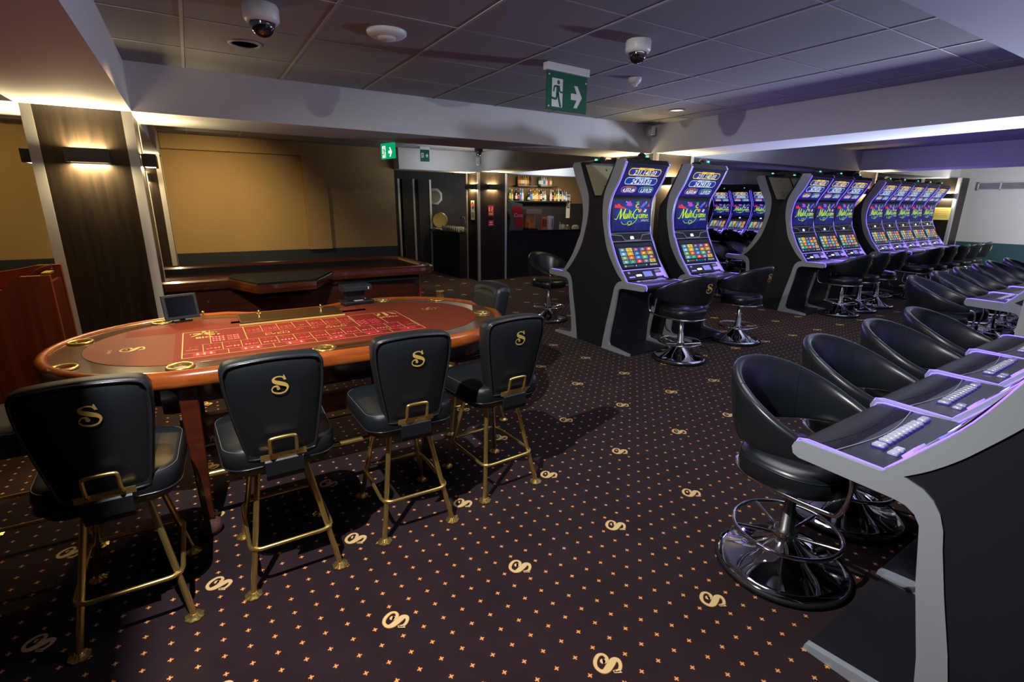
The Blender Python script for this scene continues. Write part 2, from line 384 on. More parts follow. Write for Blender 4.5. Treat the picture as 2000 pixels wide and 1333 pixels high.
def beam(x0, y0, x1, y1, z0=ZB):
    b = MB().box(x0, y0, z0, x1, y1, ZC+0.02)
    return struct('ceiling_beam', b, [M_paint])
beam(X0, 5.03, X1, 5.82)
beam(-0.945, Y0, -0.287, 5.03); beam(-0.945, 5.82, -0.287, 10.0)
beam(5.27, Y0, 6.06, 5.03); beam(5.20, 5.82, 5.95, 9.70, 2.28)
beam(3.47, 9.70, 15.5, 10.15, 2.265)
beam(10.85, Y0, 11.65, 5.03)
beam(-0.287, 0.15, 5.27, 0.925)

def column(x0, y0, x1, y1, z1, tr=0.05, base=0.0):
    e = empty('column', ((x0+x1)/2, (y0+y1)/2, 0)); tag(e, kind='structure')
    hx, hy = (x1-x0)/2, (y1-y0)/2
    MB().box(-hx, -hy, base, hx, hy, z1).build('cladding', M_wenge, e)
    for sx in (-1, 1):
        for sy in (-1, 1):
            b = MB(); xa, xb = sorted((sx*(hx+0.004), sx*(hx-tr))); ya, yb = sorted((sy*(hy+0.004), sy*(hy-0.002)))
            b.box(xa, ya, base, xb, yb, z1)
            xa, xb = sorted((sx*(hx+0.004), sx*(hx-0.002))); ya, yb = sorted((sy*(hy-0.002), sy*(hy-tr)))
            b.box(xa, ya, base, xb, yb, z1)
            b.build('corner_trim', M_alu, e)
    return e
column(-0.925, 5.06, -0.295, 5.72, ZB, 0.06)
column(-0.925, 9.30, -0.295, 9.86, ZB, 0.06)
column(5.28, 4.94, 6.02, 5.68, ZB)
column(5.15, 9.66, 5.85, 10.20, 2.265, 0.045)
column(10.86, 5.04, 11.6, 5.75, ZB)
column(15.02, 4.80, 15.58, 5.55, ZB, 0.06)
b = MB().box(5.30, 0.30, 0, 6.02, 1.14, ZB)
struct('column', b, [M_paint])

def lamp(x, y, z, dx, dy, label, e_up=9, e_dn=9, col=(1.0, 0.78, 0.42)):
    rz = math.atan2(dx, -dy)       # local -Y points away from the wall
    t = empty('wall_lamp', (x, y, z), rz); tag(t, label, 'wall lamp', 'up and down wall lamps on the columns')
    h = MB(); h.box(-0.13, -0.10, -0.05, 0.13, -0.088, 0.05).box(-0.13, -0.088, -0.05, -0.118, 0, 0.05).box(0.118, -0.088, -0.05, 0.13, 0, 0.05).box(-0.118, -0.088, -0.006, 0.118, 0, 0.006)
    h.build('housing', M_lampbk, t, 0.002)
    MB().box(-0.112, -0.080, 0.036, 0.112, -0.010, 0.042).build('upper_glass', M_lampgl, t)
    MB().box(-0.112, -0.080, -0.046, 0.112, -0.010, -0.040).build('lower_glass', M_lampgl, t)
    if e_up: light('lamp_glow', 'AREA', (0, -0.045, 0.052), e_up, col, 0.22, (0, 0.0, 1), size_y=0.06, parent=t)
    if e_dn: light('lamp_glow', 'AREA', (0, -0.045, -0.056), e_dn, col, 0.22, (0, 0.0, -1), size_y=0.06, parent=t)
    return t
lamp(-0.60, 5.056, 1.965, 0, -1, 'dark box wall lamp lit above and below on the wide near left column', 13, 16)
lamp(-0.291, 5.42, 1.965, 1, 0, 'dark box wall lamp seen end-on, on the right-hand face of the near left column', 9, 8)
lamp(-0.929, 5.42, 1.965, -1, 0, 'dark box wall lamp sticking out beyond the left edge of the near left column', 9, 5)
lamp(-0.58, 9.296, 1.97, 0, -1, 'small dark box wall lamp on the narrow column behind the near left column', 8, 9)
lamp(5.62, 4.936, 1.96, 0, -1, 'dark box wall lamp between the two nearest upright slot machines', 13, 13)
lamp(5.276, 5.3, 1.96, -1, 0, 'dark box wall lamp hidden behind the leftmost slot machine, on the middle column', 12, 3)
lamp(5.50, 9.656, 1.98, 0, -1, 'dark box wall lamp on the front of the bar column, right of its corner strip', 9, 8)
lamp(5.146, 9.95, 1.98, -1, 0, 'dark box wall lamp on the left side of the bar column, above the notice', 9, 8)
lamp(11.25, 5.036, 1.93, 0, -1, 'dark box wall lamp between the bank of three and the bank of five slot machines', 13, 13)
lamp(15.016, 4.98, 1.90, -1, 0, 'dark box wall lamp above the yellow notice at the far right end', 9, 8, (1.0, 0.92, 0.8))

# ------------------------------------------------------------------ ceiling fittings
def dome_camera(x, y, z, s, label, body=M_pwhite):
    t = empty('dome_camera', (x, y, z)); tag(t, label, 'security camera')
    MB().lathe([(0.062*s, 0), (0.066*s, -0.012*s), (0.066*s, -0.05*s), (0.058*s, -0.062*s), (0.050*s, -0.064*s)], 28).build('housing', body, t)
    MB().lathe([(0.048*s, -0.060*s)] + [(0.048*s*math.cos(a), -0.066*s-0.048*s*math.sin(a)) for a in [R(10*i) for i in range(1, 9)]] + [(0.001, -0.114*s)], 24).build('dome', M_domegl, t)
dome_camera(0.453, 3.277, ZC, 1.35, 'large white dome camera near the top left of the tiled ceiling')
dome_camera(2.54, 2.60, ZC, 1.2, 'white dome camera on the ceiling right of the hanging exit sign')
dome_camera(4.79, 8.95, ZC, 1.2, 'dark little dome camera on the ceiling in front of the bar column', M_black)
def detector(x, y, r, h, label, kind='smoke_detector'):
    t = empty(kind, (x, y, ZC)); tag(t, label, 'smoke detector' if kind == 'smoke_detector' else 'speaker')
    MB().lathe([(r, 0), (r, -0.35*h), (r*0.85, -0.75*h), (r*0.45, -h), (0.001, -h)], 28).build('cover', M_pwhite, t)
    MB().lathe([(r*0.5, -0.9*h), (r*0.42, -1.25*h), (0.001, -1.3*h)], 20).build('sensor', M_pwhite, t)
detector(1.153, 3.325, 0.12, 0.035, 'wide flat white detector disc on the ceiling, left of the hanging exit sign')
detector(3.23, 3.32, 0.055, 0.05, 'small white smoke detector below and right of the second dome camera')
def downlight(x, y, r, label, lit):
    t = empty('downlight', (x, y, ZC)); tag(t, label, 'ceiling light')
    MB().lathe([(r, 0), (r, -0.008), (r*0.82, -0.009), (r*0.80, -0.002)], 32, caps=False).build('rim', M_grid, t)
    MB().lathe([(r*0.8, -0.003), (0.001, -0.003)], 32).build('lens', M_lens_on if lit else M_grid, t)
M_lens_on = mat('faint_lens', (0.8, 0.75, 0.7), 0.5, emit=(1, 0.85, 0.75), estr=0.35)
downlight(0.445, 4.074, 0.10, 'round unlit recessed ceiling light below the first dome camera', False)
downlight(4.66, 4.113, 0.085, 'round pale ceiling light near the corner above the middle column', True)
t = empty('motion_sensor', (5.14, 4.90, 2.56)); tag(t, 'small white corner motion sensor above the middle column', 'sensor')
MB().box(-0.03, -0.02, -0.055, 0.03, 0.10, 0.055).build('case', M_pwhite, t, 0.008)
t = empty('motion_sensor', (5.12, 9.60, 2.50)); tag(t, 'white corner motion sensor high on the beam above the bar column', 'sensor')
MB().box(-0.035, -0.03, -0.10, 0.035, 0.05, 0.06).build('case', M_pwhite, t, 0.01); MB().box(0.14, 0.0, -0.04, 0.17, 0.06, 0.06).build('bracket', M_pwhite, t, 0.01)

def exit_art(mb, mx, flip=False, a=1, gcol=None, wcol=None):
    # 0.40 x 0.25 panel, lower left at 0,0: doorway with running figure and an arrow
    mb.flat([(0.045,0.02),(0.15,0.02),(0.15,0.215),(0.045,0.215)], mx, a)
    g = mx @ Matrix.Translation((0, 0, 0.0006))
    def S(p, w_, c=True): mb.stroke(p, [w_]*len(p), g, 0, cap=c)
    mb.flat([(0.108+0.013*math.cos(2*PI*j/14), 0.190+0.015*math.sin(2*PI*j/14)) for j in range(14)], g, 0)
    mb.flat([(0.088,0.168),(0.122,0.168),(0.113,0.105),(0.086,0.092)], g, 0)
    S([(0.09,0.162),(0.070,0.158),(0.062,0.128)], 0.013); S([(0.115,0.160),(0.125,0.128),(0.150,0.125)], 0.012)
    S([(0.106,0.110),(0.116,0.070),(0.130,0.030)], 0.019); S([(0.094,0.108),(0.086,0.076),(0.040,0.080)], 0.016)
    q = [(0.235,0.085),(0.235,0.130),(0.295,0.130),(0.265,0.185),(0.300,0.185),(0.350,0.108),(0.300,0.03),(0.265,0.03),(0.295,0.085)]
    mb.flat([q[0],q[1],q[2],q[8]], mx, a); mb.flat([q[2],q[3],q[4],q[5]], mx, a); mb.flat([q[8],q[2],q[5]], mx, a); mb.flat([q[5],q[6],q[7],q[8]], mx, a)
t = empty('exit_sign', (2.55, 3.335, ZC), R(4)); tag(t, 'green exit sign with running figure and arrow hanging under the tiled ceiling', 'exit sign', 'emergency exit signs')
MB().box(-0.215, -0.03, -0.055, 0.205, 0.03, 0).build('housing', M_pwhite, t, 0.006)
pn = MB(); pn.box(-0.20, -0.006, -0.315, 0.20, 0.006, -0.05)
exit_art(pn, plane((-0.20, -0.007, -0.315), (1,0,0), (0,0,1)))
for x_, z_ in ((-0.185,-0.08),(0.185,-0.10),(-0.185,-0.295)): pn.lathe([(0.006, 0), (0.006, 0.003)], 10, mi=1, mx=Matrix.Translation((x_, -0.007, z_)) @ Matrix.Rotation(R(90), 4, 'X'))
pn.build('panel', [M_green, M_pwhite], t)
t = empty('exit_sign', (2.02, 5.98, 2.255), R(-76)); tag(t, 'bright lit green exit sign peeking out below the long beam', 'exit sign', 'emergency exit signs')
pn = MB(); pn.box(-0.14, -0.008, -0.12, 0.14, 0.008, 0.05); exit_art(pn, plane((-0.14, -0.009, -0.12), (1,0,0), (0,0,1)) @ Matrix.Scale(0.66, 4)); pn.build('panel', [M_greenL, M_whiteL], t)
t = empty('exit_sign', (3.84, 9.3, ZC), R(-12)); tag(t, 'dull green exit sign hanging in the passage before the bar', 'exit sign', 'emergency exit signs')
MB().box(-0.09, -0.02, -0.05, 0.09, 0.02, 0).build('housing', M_pwhite, t)
pn = MB(); pn.box(-0.085, -0.006, -0.26, 0.085, 0.006, -0.05); exit_art(pn, plane((-0.085, -0.0065, -0.20), (1,0,0), (0,0,1)) @ Matrix.Scale(0.42, 4)); pn.build('panel', [M_green, M_pwhite], t)
# air grille and yellow notice on the right
t = empty('air_grille', (15.58, 4.28, 2.12)); tag(t, 'white slatted air grille high on the pale far right wall', 'air vent')
b = MB(); b.box(-0.02, -0.62, -0.09, 0.02, 0.36, -0.07).box(-0.02, -0.62, 0.07, 0.02, 0.36, 0.09).box(-0.02, -0.62, -0.09, 0.02, -0.60, 0.09).box(-0.02, 0.34, -0.09, 0.02, 0.36, 0.09).box(-0.02, -0.05, -0.09, 0.02, -0.03, 0.09)
b.build('frame', M_pwhite, t)
b = MB()
for k in range(6): b.box(-0.012, -0.60, -0.062+k*0.023, 0.004, 0.34, -0.054+k*0.023)
b.build('slats', M_pwhite, t)
MB().box(0.006, -0.60, -0.07, 0.012, 0.34, 0.07).build('gap_shade_sheet', M_black, t)  # black sheet added as the shade in the gaps between slats

# ------------------------------------------------------------------ slot machine
# local frame: front (player) towards -Y, nose of the desk at y = 0, width 0.70
FRONT = [(0.405,2.085),(0.49,1.90),(0.594,1.725),(0.628,1.51),(0.597,1.32),(0.553,1.225),(0.467,1.057),(0.372,0.93),(0.285,0.822)]
BACKE = [(0.535,2.12),(0.625,1.93),(0.705,1.75),(0.715,1.545),(0.675,1.352),(0.610,1.16),(0.495,0.985),(0.415,0.892),(0.345,0.833)]
def smooth2(P, k=4): return catmull([tuple(p) for p in P], k)
def make_slot():
    t = empty('slot_machine')
    side = smooth2(FRONT, 7) + [(0.03,0.822),(0.008,0.812),(0,0.79),(0.008,0.765),(0.03,0.755),(0.33,0.748),(0.365,0.742),(0.392,0.725),(0.410,0.695),(0.418,0.64),(0.437,0.50),(0.485,0.25),(0.502,0.11),(0.497,0.08),(0.478,0.060),(0.17,0.028),(0.165,0.0),(0.612,0),(0.592,0.12),(0.553,0.32),(0.510,0.50),(0.478,0.65),(0.468,0.71),(0.452,0.757),(0.430,0.790),(0.400,0.814),(0.368,0.824)] + list(reversed(smooth2(BACKE, 8))) + [(0.43,2.12)]
    for sx in (-1, 1):
        a, b = sorted((sx*0.350, sx*0.322)); MB().prism(side, a, b, 'x').build('side_frame', M_silver, t, 0.005)
    # dark body: shell between the frames, leaning head at the back
    body = smooth2([(y+0.028, z-0.006) for y, z in FRONT[:-1]]) + [(0.33,0.80),(0.33,0.755),(0.44,0.72),(0.475,0.50),(0.52,0.25),(0.53,0.0),(0.845,0),(0.845,1.64),(0.765,1.735),(0.56,2.105)]
    MB().prism(body, -0.332, 0.332, 'x').build('cabinet', M_body, t, 0.004)
    sidep = smooth2([(y-0.01, z) for y, z in BACKE]) + [(0.445,0.745),(0.50,0.50),(0.59,0.0),(0.845,0),(0.845,1.64),(0.762,1.738),(0.557,2.112)]
    for sx in (-1, 1):
        a, b = sorted((sx*0.343, sx*0.334)); MB().prism(sidep, a, b, 'x').build('side_panel', M_body, t, 0.003)
    MB().box(-0.322, 0.17, 0.003, 0.322, 0.52, 0.022).build('foot_plate', M_body, t, 0.004)
    # header bar and topper
    MB().prism([(0.395,2.068),(0.43,2.12),(0.58,2.12),(0.58,2.05),(0.43,2.05)], -0.322, 0.322, 'x').build('header', M_body, t, 0.004)
    b = MB(); b.prism([(0.47,2.12),(0.49,2.15),(0.60,2.15),(0.62,2.12)], -0.10, 0.10, 'x')
    b.lathe([(0.048,2.15),(0.046,2.17),(0.036,2.188),(0.018,2.198),(0.001,2.20)], 20, (0.02, 0.54), 1)
    b.box(0.062, 0.495, 2.152, 0.088, 0.515, 2.172, 2)
    b.build('topper', [M_black, M_domegl, M_greenLED], t)
    # back plate on the leaning head with louvres
    y0, z0, y1, z1 = 0.765, 1.745, 0.575, 2.09
    mx = plane((0.30, y0+0.004, z0), (-1,0,0), (0, y1-y0, z1-z0), 0.0)
    b = MB(); L = math.hypot(y1-y0, z1-z0); b.box(0.0, 0.0, -0.001, 0.60, L, 0.007, 0, mx=mx)
    for i in range(2):
        for j in range(3): b.box(0.17+0.17*i, 0.05+0.035*j, 0.006, 0.26+0.17*i, 0.057+0.035*j, 0.0085, 1, mx=mx)
    b.lathe([(0.010, 0.006), (0.010, 0.012)], 12, mi=1, mx=mx @ Matrix.Translation((0.3, L-0.06, 0)))
    b.build('back_plate', [M_plate, M_black], t)
    # led lines down both edges
    pts = [(y-0.004, z) for y, z in smooth2(FRONT)] + [(0.04, 0.826), (0.008, 0.818), (-0.003, 0.79), (0.006, 0.762)]
    for sx in (-1, 1):
        MB().tube([(sx*0.3235, y, z) for y, z in pts], 0.0024, 6).build('led_strip', M_led, t)
    # ---- screens
    def face(p, q, lift=0.02):      # plane running up from p to q, x to the right, centred
        o = Vector((0, p[0], p[1])); u = Vector((0, q[0]-p[0], q[1]-p[1])); return plane(o, (1,0,0), u, lift-0.02), u.length
    navy = (0.010, 0.010, 0.10); blue = (0.015, 0.03, 0.30)
    # top: four jackpots
    mx, L = face((0.590, 1.735), (0.410, 2.062)); b = MB(); lift = lambda k: mx @ Matrix.Translation((0, 0, 0.0008*k))
    b.box(-0.318, 0, -0.02, 0.318, L, 0, 0, (0.006, 0.006, 0.03), mx)
    N = 8
    for i in range(N):
        g = 1-i/(N-1); b.rect(-0.30, 0.02+(L-0.04)*i/N, 0.30, 0.02+(L-0.04)*(i+1)/N, lift(1), 0, (0.010+0.006*g, 0.012, 0.07+0.14*g))
    def pill(cx, cy, w_, h_, c, body, size, tagt, tc, k=2):
        b.flat(rrect(w_, h_, h_*0.48, 5, cx, cy), lift(k), 0, c); b.flat(rrect(w_-0.018, h_-0.018, (h_-0.018)*0.48, 5, cx, cy), lift(k+1), 0, (0.015, 0.035, 0.30))
        b.flat(rrect(w_*0.46, 0.026, 0.006, 2, cx, cy+h_/2-0.006), lift(k+2), 0, c); b.text(tagt, cx, cy+h_/2-0.013, 0.022, lift(k+3), 0, (0.10, 0.05, 0.01), bold=0.0006)
        b.text(body, cx, cy-size*0.42, size, lift(k+3), 0, tc, shear=0.22, bold=0.0016)
        b.rect(cx-w_*0.30, cy-h_/2+0.002, cx-w_*0.12, cy-h_/2+0.010, lift(k+3), 0, (0.5, 0.5, 0.5)); b.rect(cx+w_*0.10, cy-h_/2+0.002, cx+w_*0.30, cy-h_/2+0.010, lift(k+3), 0, (0.5, 0.5, 0.5))
    pill(0.0, 0.292, 0.50, 0.086, (0.95, 0.62, 0.08), '231,140.03', 0.078, 'GOLD', (1.0, 0.85, 0.42))
    pill(0.0, 0.187, 0.50, 0.086, (0.45, 0.62, 0.85), '24,293.03', 0.078, 'SILVER', (0.85, 0.92, 1.0))
    pill(-0.135, 0.085, 0.235, 0.072, (0.42, 0.16, 0.10), '4,553.46', 0.054, 'BRONZE', (0.9, 0.9, 0.95))
    pill(0.135, 0.085, 0.235, 0.072, (0.10, 0.30, 0.38), '1,319.72', 0.054, 'COPPER', (0.85, 0.95, 0.95))
    b.build('jackpot_screen', M_scr, t)
    # middle: title picture
    mx, L = face((0.606, 1.338), (0.606, 1.712)); b = MB()
    b.box(-0.318, 0, -0.02, 0.318, L, 0, 0, (0.004, 0.005, 0.012), mx)
    w_, h_ = 0.60, L-0.035; b.rect(-0.30, 0.018, 0.30, 0.018+h_, lift(1), 0, (0.008, 0.010, 0.14)); m2 = mx
    T = lambda k: mx @ Matrix.Translation((-0.30, 0.018, 0.0008*k)) @ Matrix.Diagonal((w_, h_, 1, 1))
    rnd = random.Random(3)
    for px_, py_, rr_, c in ((0.5,0.55,0.33,(0.010,0.030,0.26)),(0.45,0.5,0.2,(0.010,0.08,0.38))):
        b.flat([(px_+rr_*1.3*math.cos(2*PI*j/20), py_+rr_*math.sin(2*PI*j/20)) for j in range(20)], T(2), 0, c)
    for _ in range(70):
        x, y = rnd.random(), rnd.random()*0.9; b.rect(x, y, x+0.005, y+0.008, T(3), 0, (0.45, 0.6, 1.0))
    def blob(pts, c, k=4): b.flat(pts, T(k), 0, c)
    blob([(0.03,0.76),(0.05,0.88),(0.09,0.83),(0.12,0.90),(0.17,0.86),(0.22,0.80),(0.40,0.70),(0.22,0.74)], (0.75, 0.03, 0.04))
    blob([(0.33,0.84),(0.36,0.95),(0.44,0.97),(0.50,0.84),(0.42,0.80)], (0.45, 0.06, 0.55)); blob([(0.31,0.93),(0.33,0.98),(0.37,0.93)], (0.1, 0.55, 0.8), 5)
    blob([(0.58,0.93),(0.63,0.97),(0.69,0.95),(0.64,0.87)], (0.02, 0.42, 0.08)); b.stroke([(0.66,0.88),(0.60,0.84),(0.60,0.78),(0.66,0.77)], [0.03]*4, T(5), 0, (0.85, 0.6, 0.05))
    blob([(0.72,0.78),(0.78,0.90),(0.86,0.96),(0.88,0.90),(0.78,0.78)], (0.12, 0.12, 0.75)); blob([(0.84,0.93),(0.88,0.99),(0.89,0.92)], (0.1, 0.6, 0.1), 5)
    blob([(0.90,0.80),(0.95,0.92),(0.96,0.80)], (0.7, 0.05, 0.04)); blob([(0.80,0.62),(0.85,0.72),(0.90,0.70),(0.86,0.60)], (0.75, 0.55, 0.7)); blob([(0.68,0.66),(0.72,0.74),(0.76,0.68),(0.72,0.60)], (0.75, 0.28, 0.05))
    lime = (0.62, 0.85, 0.06)
    def wr(pts, ws, c=lime, k=8): b.stroke(pts, ws, T(k), 0, c, sub=5)
    def wd(pts, wid):
        wr(pts, [wid+0.018]*len(pts), (0.02, 0.10, 0.05), 6); wr(pts, [wid]*len(pts))
    wd([(0.05,0.40),(0.09,0.38),(0.13,0.48),(0.20,0.70)], 0.016); wd([(0.20,0.71),(0.20,0.56),(0.19,0.41)], 0.034); wd([(0.20,0.43),(0.26,0.58),(0.31,0.71)], 0.014); wd([(0.31,0.71),(0.28,0.52),(0.29,0.42),(0.32,0.42)], 0.032)
    wd([(0.34,0.56),(0.32,0.44),(0.345,0.41),(0.38,0.54)], 0.020); wd([(0.385,0.56),(0.37,0.41)], 0.020); wd([(0.43,0.68),(0.405,0.42)], 0.020); wd([(0.465,0.64),(0.44,0.42)], 0.020); wd([(0.435,0.555),(0.485,0.555)], 0.010); wd([(0.505,0.55),(0.49,0.42)], 0.020)
    wd([(0.68,0.62),(0.66,0.71),(0.60,0.70),(0.54,0.58),(0.54,0.45),(0.59,0.41),(0.63,0.46),(0.64,0.52)], 0.024); wd([(0.60,0.52),(0.67,0.53)], 0.012)
    wd([(0.64,0.52),(0.63,0.38),(0.55,0.26),(0.46,0.20),(0.39,0.24),(0.42,0.31),(0.49,0.30),(0.46,0.20),(0.40,0.18)], 0.012); wd([(0.22,0.30),(0.28,0.22),(0.38,0.22)], 0.010)
    wd([(0.745,0.54),(0.70,0.53),(0.69,0.44),(0.73,0.43),(0.755,0.55)], 0.017); wd([(0.755,0.55),(0.75,0.42)], 0.016)
    wd([(0.785,0.55),(0.78,0.42)], 0.016); wd([(0.785,0.50),(0.81,0.55),(0.82,0.42)], 0.016); wd([(0.825,0.50),(0.855,0.55),(0.86,0.42)], 0.016)
    wd([(0.885,0.47),(0.925,0.50),(0.915,0.54),(0.885,0.50),(0.895,0.43),(0.935,0.44)], 0.014)
    mt = mx @ Matrix.Translation((-0.30+0.6*0.86, 0.018+h_*0.30, 0.0065)); b.text('AMATIC', 0, 0, 0.036, mt, 0, (0.65, 0.7, 0.8))
    b.build('title_screen', M_scr, t)
    # bill acceptor band with silver handle line
    mx, L = face((0.560, 1.235), (0.600, 1.330)); b = MB()
    b.box(-0.322, 0, -0.03, 0.322, L, 0.0, 0, mx=mx)
    for sx in (-1, 1):
        p = [(sx*0.318, L-0.016), (sx*0.17, L-0.030), (sx*0.125, 0.016), (sx*0.0, 0.010)]; b.tube([tuple(mx @ Vector((x, y, 0.006))) for x, y in p], 0.0075, 8, mi=1)
    b.tube([tuple(mx @ Vector((x, y, 0.004))) for x, y in ((-0.322, 0.004), (0.322, 0.004))], 0.007, 8, mi=1); b.tube([tuple(mx @ Vector((x, y, 0.004))) for x, y in ((-0.322, L), (0.322, L))], 0.005, 8, mi=1)
    b.flat([(-0.030, 0.030), (0.030, 0.030), (0.024, 0.064), (-0.024, 0.064)], mx @ Matrix.Translation((0, 0, 0.002)), 2)
    b.build('handle_band', [M_body, M_silver, M_bulb], t)
    # lower screen: four rows of five pictures
    mx, L = face((0.390, 0.945), (0.553, 1.228)); b = MB()
    b.box(-0.318, 0, -0.02, 0.318, L, 0, 0, (0.003, 0.004, 0.010), mx); b.rect(-0.30, 0.012, 0.30, L-0.012, lift(1), 0, (0.010, 0.016, 0.030))
    b.rect(-0.30, L-0.052, 0.30, L-0.012, lift(2), 0, (0.025, 0.025, 0.04))
    pal = [(0.06,0.22,0.50),(0.75,0.62,0.10),(0.10,0.06,0.30),(0.10,0.10,0.45),(0.60,0.08,0.05),
           (0.10,0.35,0.60),(0.70,0.38,0.05),(0.03,0.15,0.35),(0.60,0.16,0.04),(0.45,0.30,0.06),
           (0.20,0.28,0.16),(0.60,0.10,0.05),(0.06,0.16,0.60),(0.05,0.42,0.30),(0.20,0.05,0.22),
           (0.12,0.30,0.42),(0.04,0.28,0.30),(0.62,0.04,0.03),(0.10,0.12,0.50),(0.62,0.50,0.12)]
    ac = [(0.8,0.65,0.2),(0.7,0.35,0.05),(0.75,0.3,0.1),(0.7,0.45,0.15),(0.8,0.75,0.5),(0.7,0.8,0.8),(0.8,0.7,0.2),(0.2,0.6,0.7),(0.85,0.7,0.2),(0.75,0.6,0.15),
          (0.6,0.75,0.3),(0.8,0.6,0.1),(0.3,0.6,0.9),(0.75,0.7,0.1),(0.8,0.55,0.3),(0.5,0.75,0.5),(0.15,0.6,0.15),(0.8,0.5,0.4),(0.8,0.45,0.1),(0.75,0.2,0.05)]
    for i in range(20):
        c_, r_ = i % 5, i//5; x = -0.27+0.108*c_; y = L-0.066-0.049*(r_+1); b.rect(x+0.004, y+0.003, x+0.102, y+0.046, lift(3), 0, pal[i])
        n_ = 5+(i*7) % 4; b.flat([(x+0.053+(0.030 if j % 2 else 0.016)*math.cos(2*PI*j/(2*n_)+i), y+0.024+(0.018 if j % 2 else 0.010)*math.sin(2*PI*j/(2*n_)+i)) for j in range(2*n_)], lift(4), 0, ac[i])
        b.rect(x+0.012, y+0.006, x+0.034, y+0.011, lift(4), 0, tuple(min(1, v*1.8+0.1) for v in pal[i]))
    b.rect(-0.26, 0.028, -0.225, 0.050, lift(3), 0, (0.35,0.4,0.45)); b.rect(-0.215, 0.030, -0.11, 0.048, lift(3), 0, (0.10,0.12,0.14)); b.rect(-0.055, 0.026, 0.07, 0.052, lift(3), 0, (0.012,0.08,0.12))
    b.flat([(-0.09,0.039),(-0.068,0.052),(-0.068,0.026)], lift(3), 0, (0.5,0.6,0.65)); b.flat([(0.105,0.039),(0.083,0.026),(0.083,0.052)], lift(3), 0, (0.5,0.6,0.65))
    for k in range(4): b.rect(0.15+0.032*k, 0.028, 0.174+0.032*k, 0.050, lift(3), 0, (0.35,0.4,0.45))
    b.build('game_screen', M_scr, t)
    # console strip with card reader and small display
    mx, L = face((0.300, 0.838), (0.388, 0.940)); b = MB()
    b.box(-0.320, 0, -0.02, 0.320, L, 0, 0, mx=mx)
    l_ = lambda k: mx @ Matrix.Translation((0, 0, 0.001*k))
    b.rect(-0.320, L-0.010, 0.320, L, l_(1), 1); b.flat(rrect(0.09, 0.026, 0.011, 4, -0.10, 0.052), l_(2), 2); b.rect(-0.02, 0.028, 0.12, 0.096, l_(2), 3)
    b.flat(rrect(0.035, 0.026, 0.006, 3, -0.235, 0.095), l_(1), 3); b.rect(-0.26, 0.028, -0.17, 0.044, l_(1), 1)
    b.box(0.17, 0.022, 0, 0.27, 0.060, 0.014, 1, mx=mx); b.box(0.17, 0.075, 0, 0.27, 0.105, 0.010, 4, mx=mx)
    b.flat([(0.29, 0.0), (0.32, 0.0), (0.32, L), (0.27, L)], l_(1), 1)
    b.build('console', [M_deck, M_glowv, M_bulb, M_lcd, M_silver], t)
    # desk with soft front and button row
    b = MB(); b.prism([(0.305,0.832),(0.145,0.822),(0.145,0.760),(0.305,0.760)], -0.322, 0.322, 'x'); b.build('button_deck', M_deck, t, 0.002)
    b = MB(); b.prism([(0.145,0.823),(0.03,0.820),(0.010,0.810),(0.003,0.79),(0.010,0.768),(0.03,0.760),(0.145,0.760)], -0.322, 0.322, 'x', side_smooth=True); b.build('armrest', M_pad, t)
    P = [(x, 0.145+0.028*math.cos(x*6), 0.8245) for x in [-0.32+0.04*i for i in range(17)]]
    MB().tube(P, 0.0022, 6).build('deck_line', M_alu, t)
    MB().tube([(x, y-0.055, z-0.0005) for x, y, z in P], 0.0009, 5).build('deck_seam', M_black, t)
    def btn(x, y, w_, h_):
        b = MB(); mxb = Matrix.Translation((x, y, 0.828)) @ Matrix.Rotation(R(3.5), 4, 'X')
        r = rrect(w_, h_, 0.006, 3)
        b.rings([[(px*1.08, py*1.12, -0.003) for px, py in r], [(px*1.08, py*1.12, 0.003) for px, py in r]], mi=1, smooth=False, mx=mxb)
        b.rings([[(px, py, 0.003) for px, py in r], [(px, py, 0.009) for px, py in r], [(px*0.82, py*0.75, 0.012) for px, py in r]], mi=0, mx=mxb)
        b.build('button', [M_btn, M_deckglow], t)
    btn(-0.235, 0.205, 0.055, 0.030)
    for i in range(9): btn(-0.170+0.035*i, 0.205+0.0035*abs(i-4)*0, 0.022, 0.040)
    btn(0.165, 0.207, 0.036, 0.040); btn(0.150, 0.262, 0.030, 0.032); btn(0.195, 0.262, 0.036, 0.032)
    return t
M_greenLED = mat('green_pilot', (0.1, 0.5, 0.35), 0.3, emit=(0.15, 0.9, 0.6), estr=1.2)
M_bulb = mat('white_lit_button', (0.8, 0.8, 0.9), 0.3, emit=(0.75, 0.80, 1.0), estr=1.6)
M_lcd = mat('small_blue_display', (0.1, 0.1, 0.3), 0.3, emit=(0.22, 0.24, 0.75), estr=0.9)
M_glowv = mat('violet_light_strip', (0.3, 0.25, 0.8), 0.4, emit=(0.30, 0.18, 1.0), estr=1.5)
M_deckglow = mat('button_rim', (0.02, 0.02, 0.10), 0.3, emit=(0.05, 0.03, 0.5), estr=0.5)
SLOT = make_slot()
FINE = ('button', 'deck_seam', 'deck_line')
slots_used = [False]
def slot(x, y, rz, label, group, skip=()):
    """x, y = middle of the desk's nose"""
    if not slots_used[0]:
        kids(SLOT)
        for c in SLOT.children: kids(c)
        slots_used[0] = True; o = SLOT; o.location = (x, y, 0); o.rotation_euler = (0, 0, rz)
        tag(o, label, 'slot machine', group); return o
    o = dup(SLOT, (x, y, 0), rz, label, group, skip); return o
A3 = R(1.2); A4 = R(1.6)
def violet(x, y, z, e, w_=0.6, d=(0, 0, 1)):
    light('desk_led_glow', 'AREA', (x, y, z), e, VIOLET, w_, d, size_y=0.08)
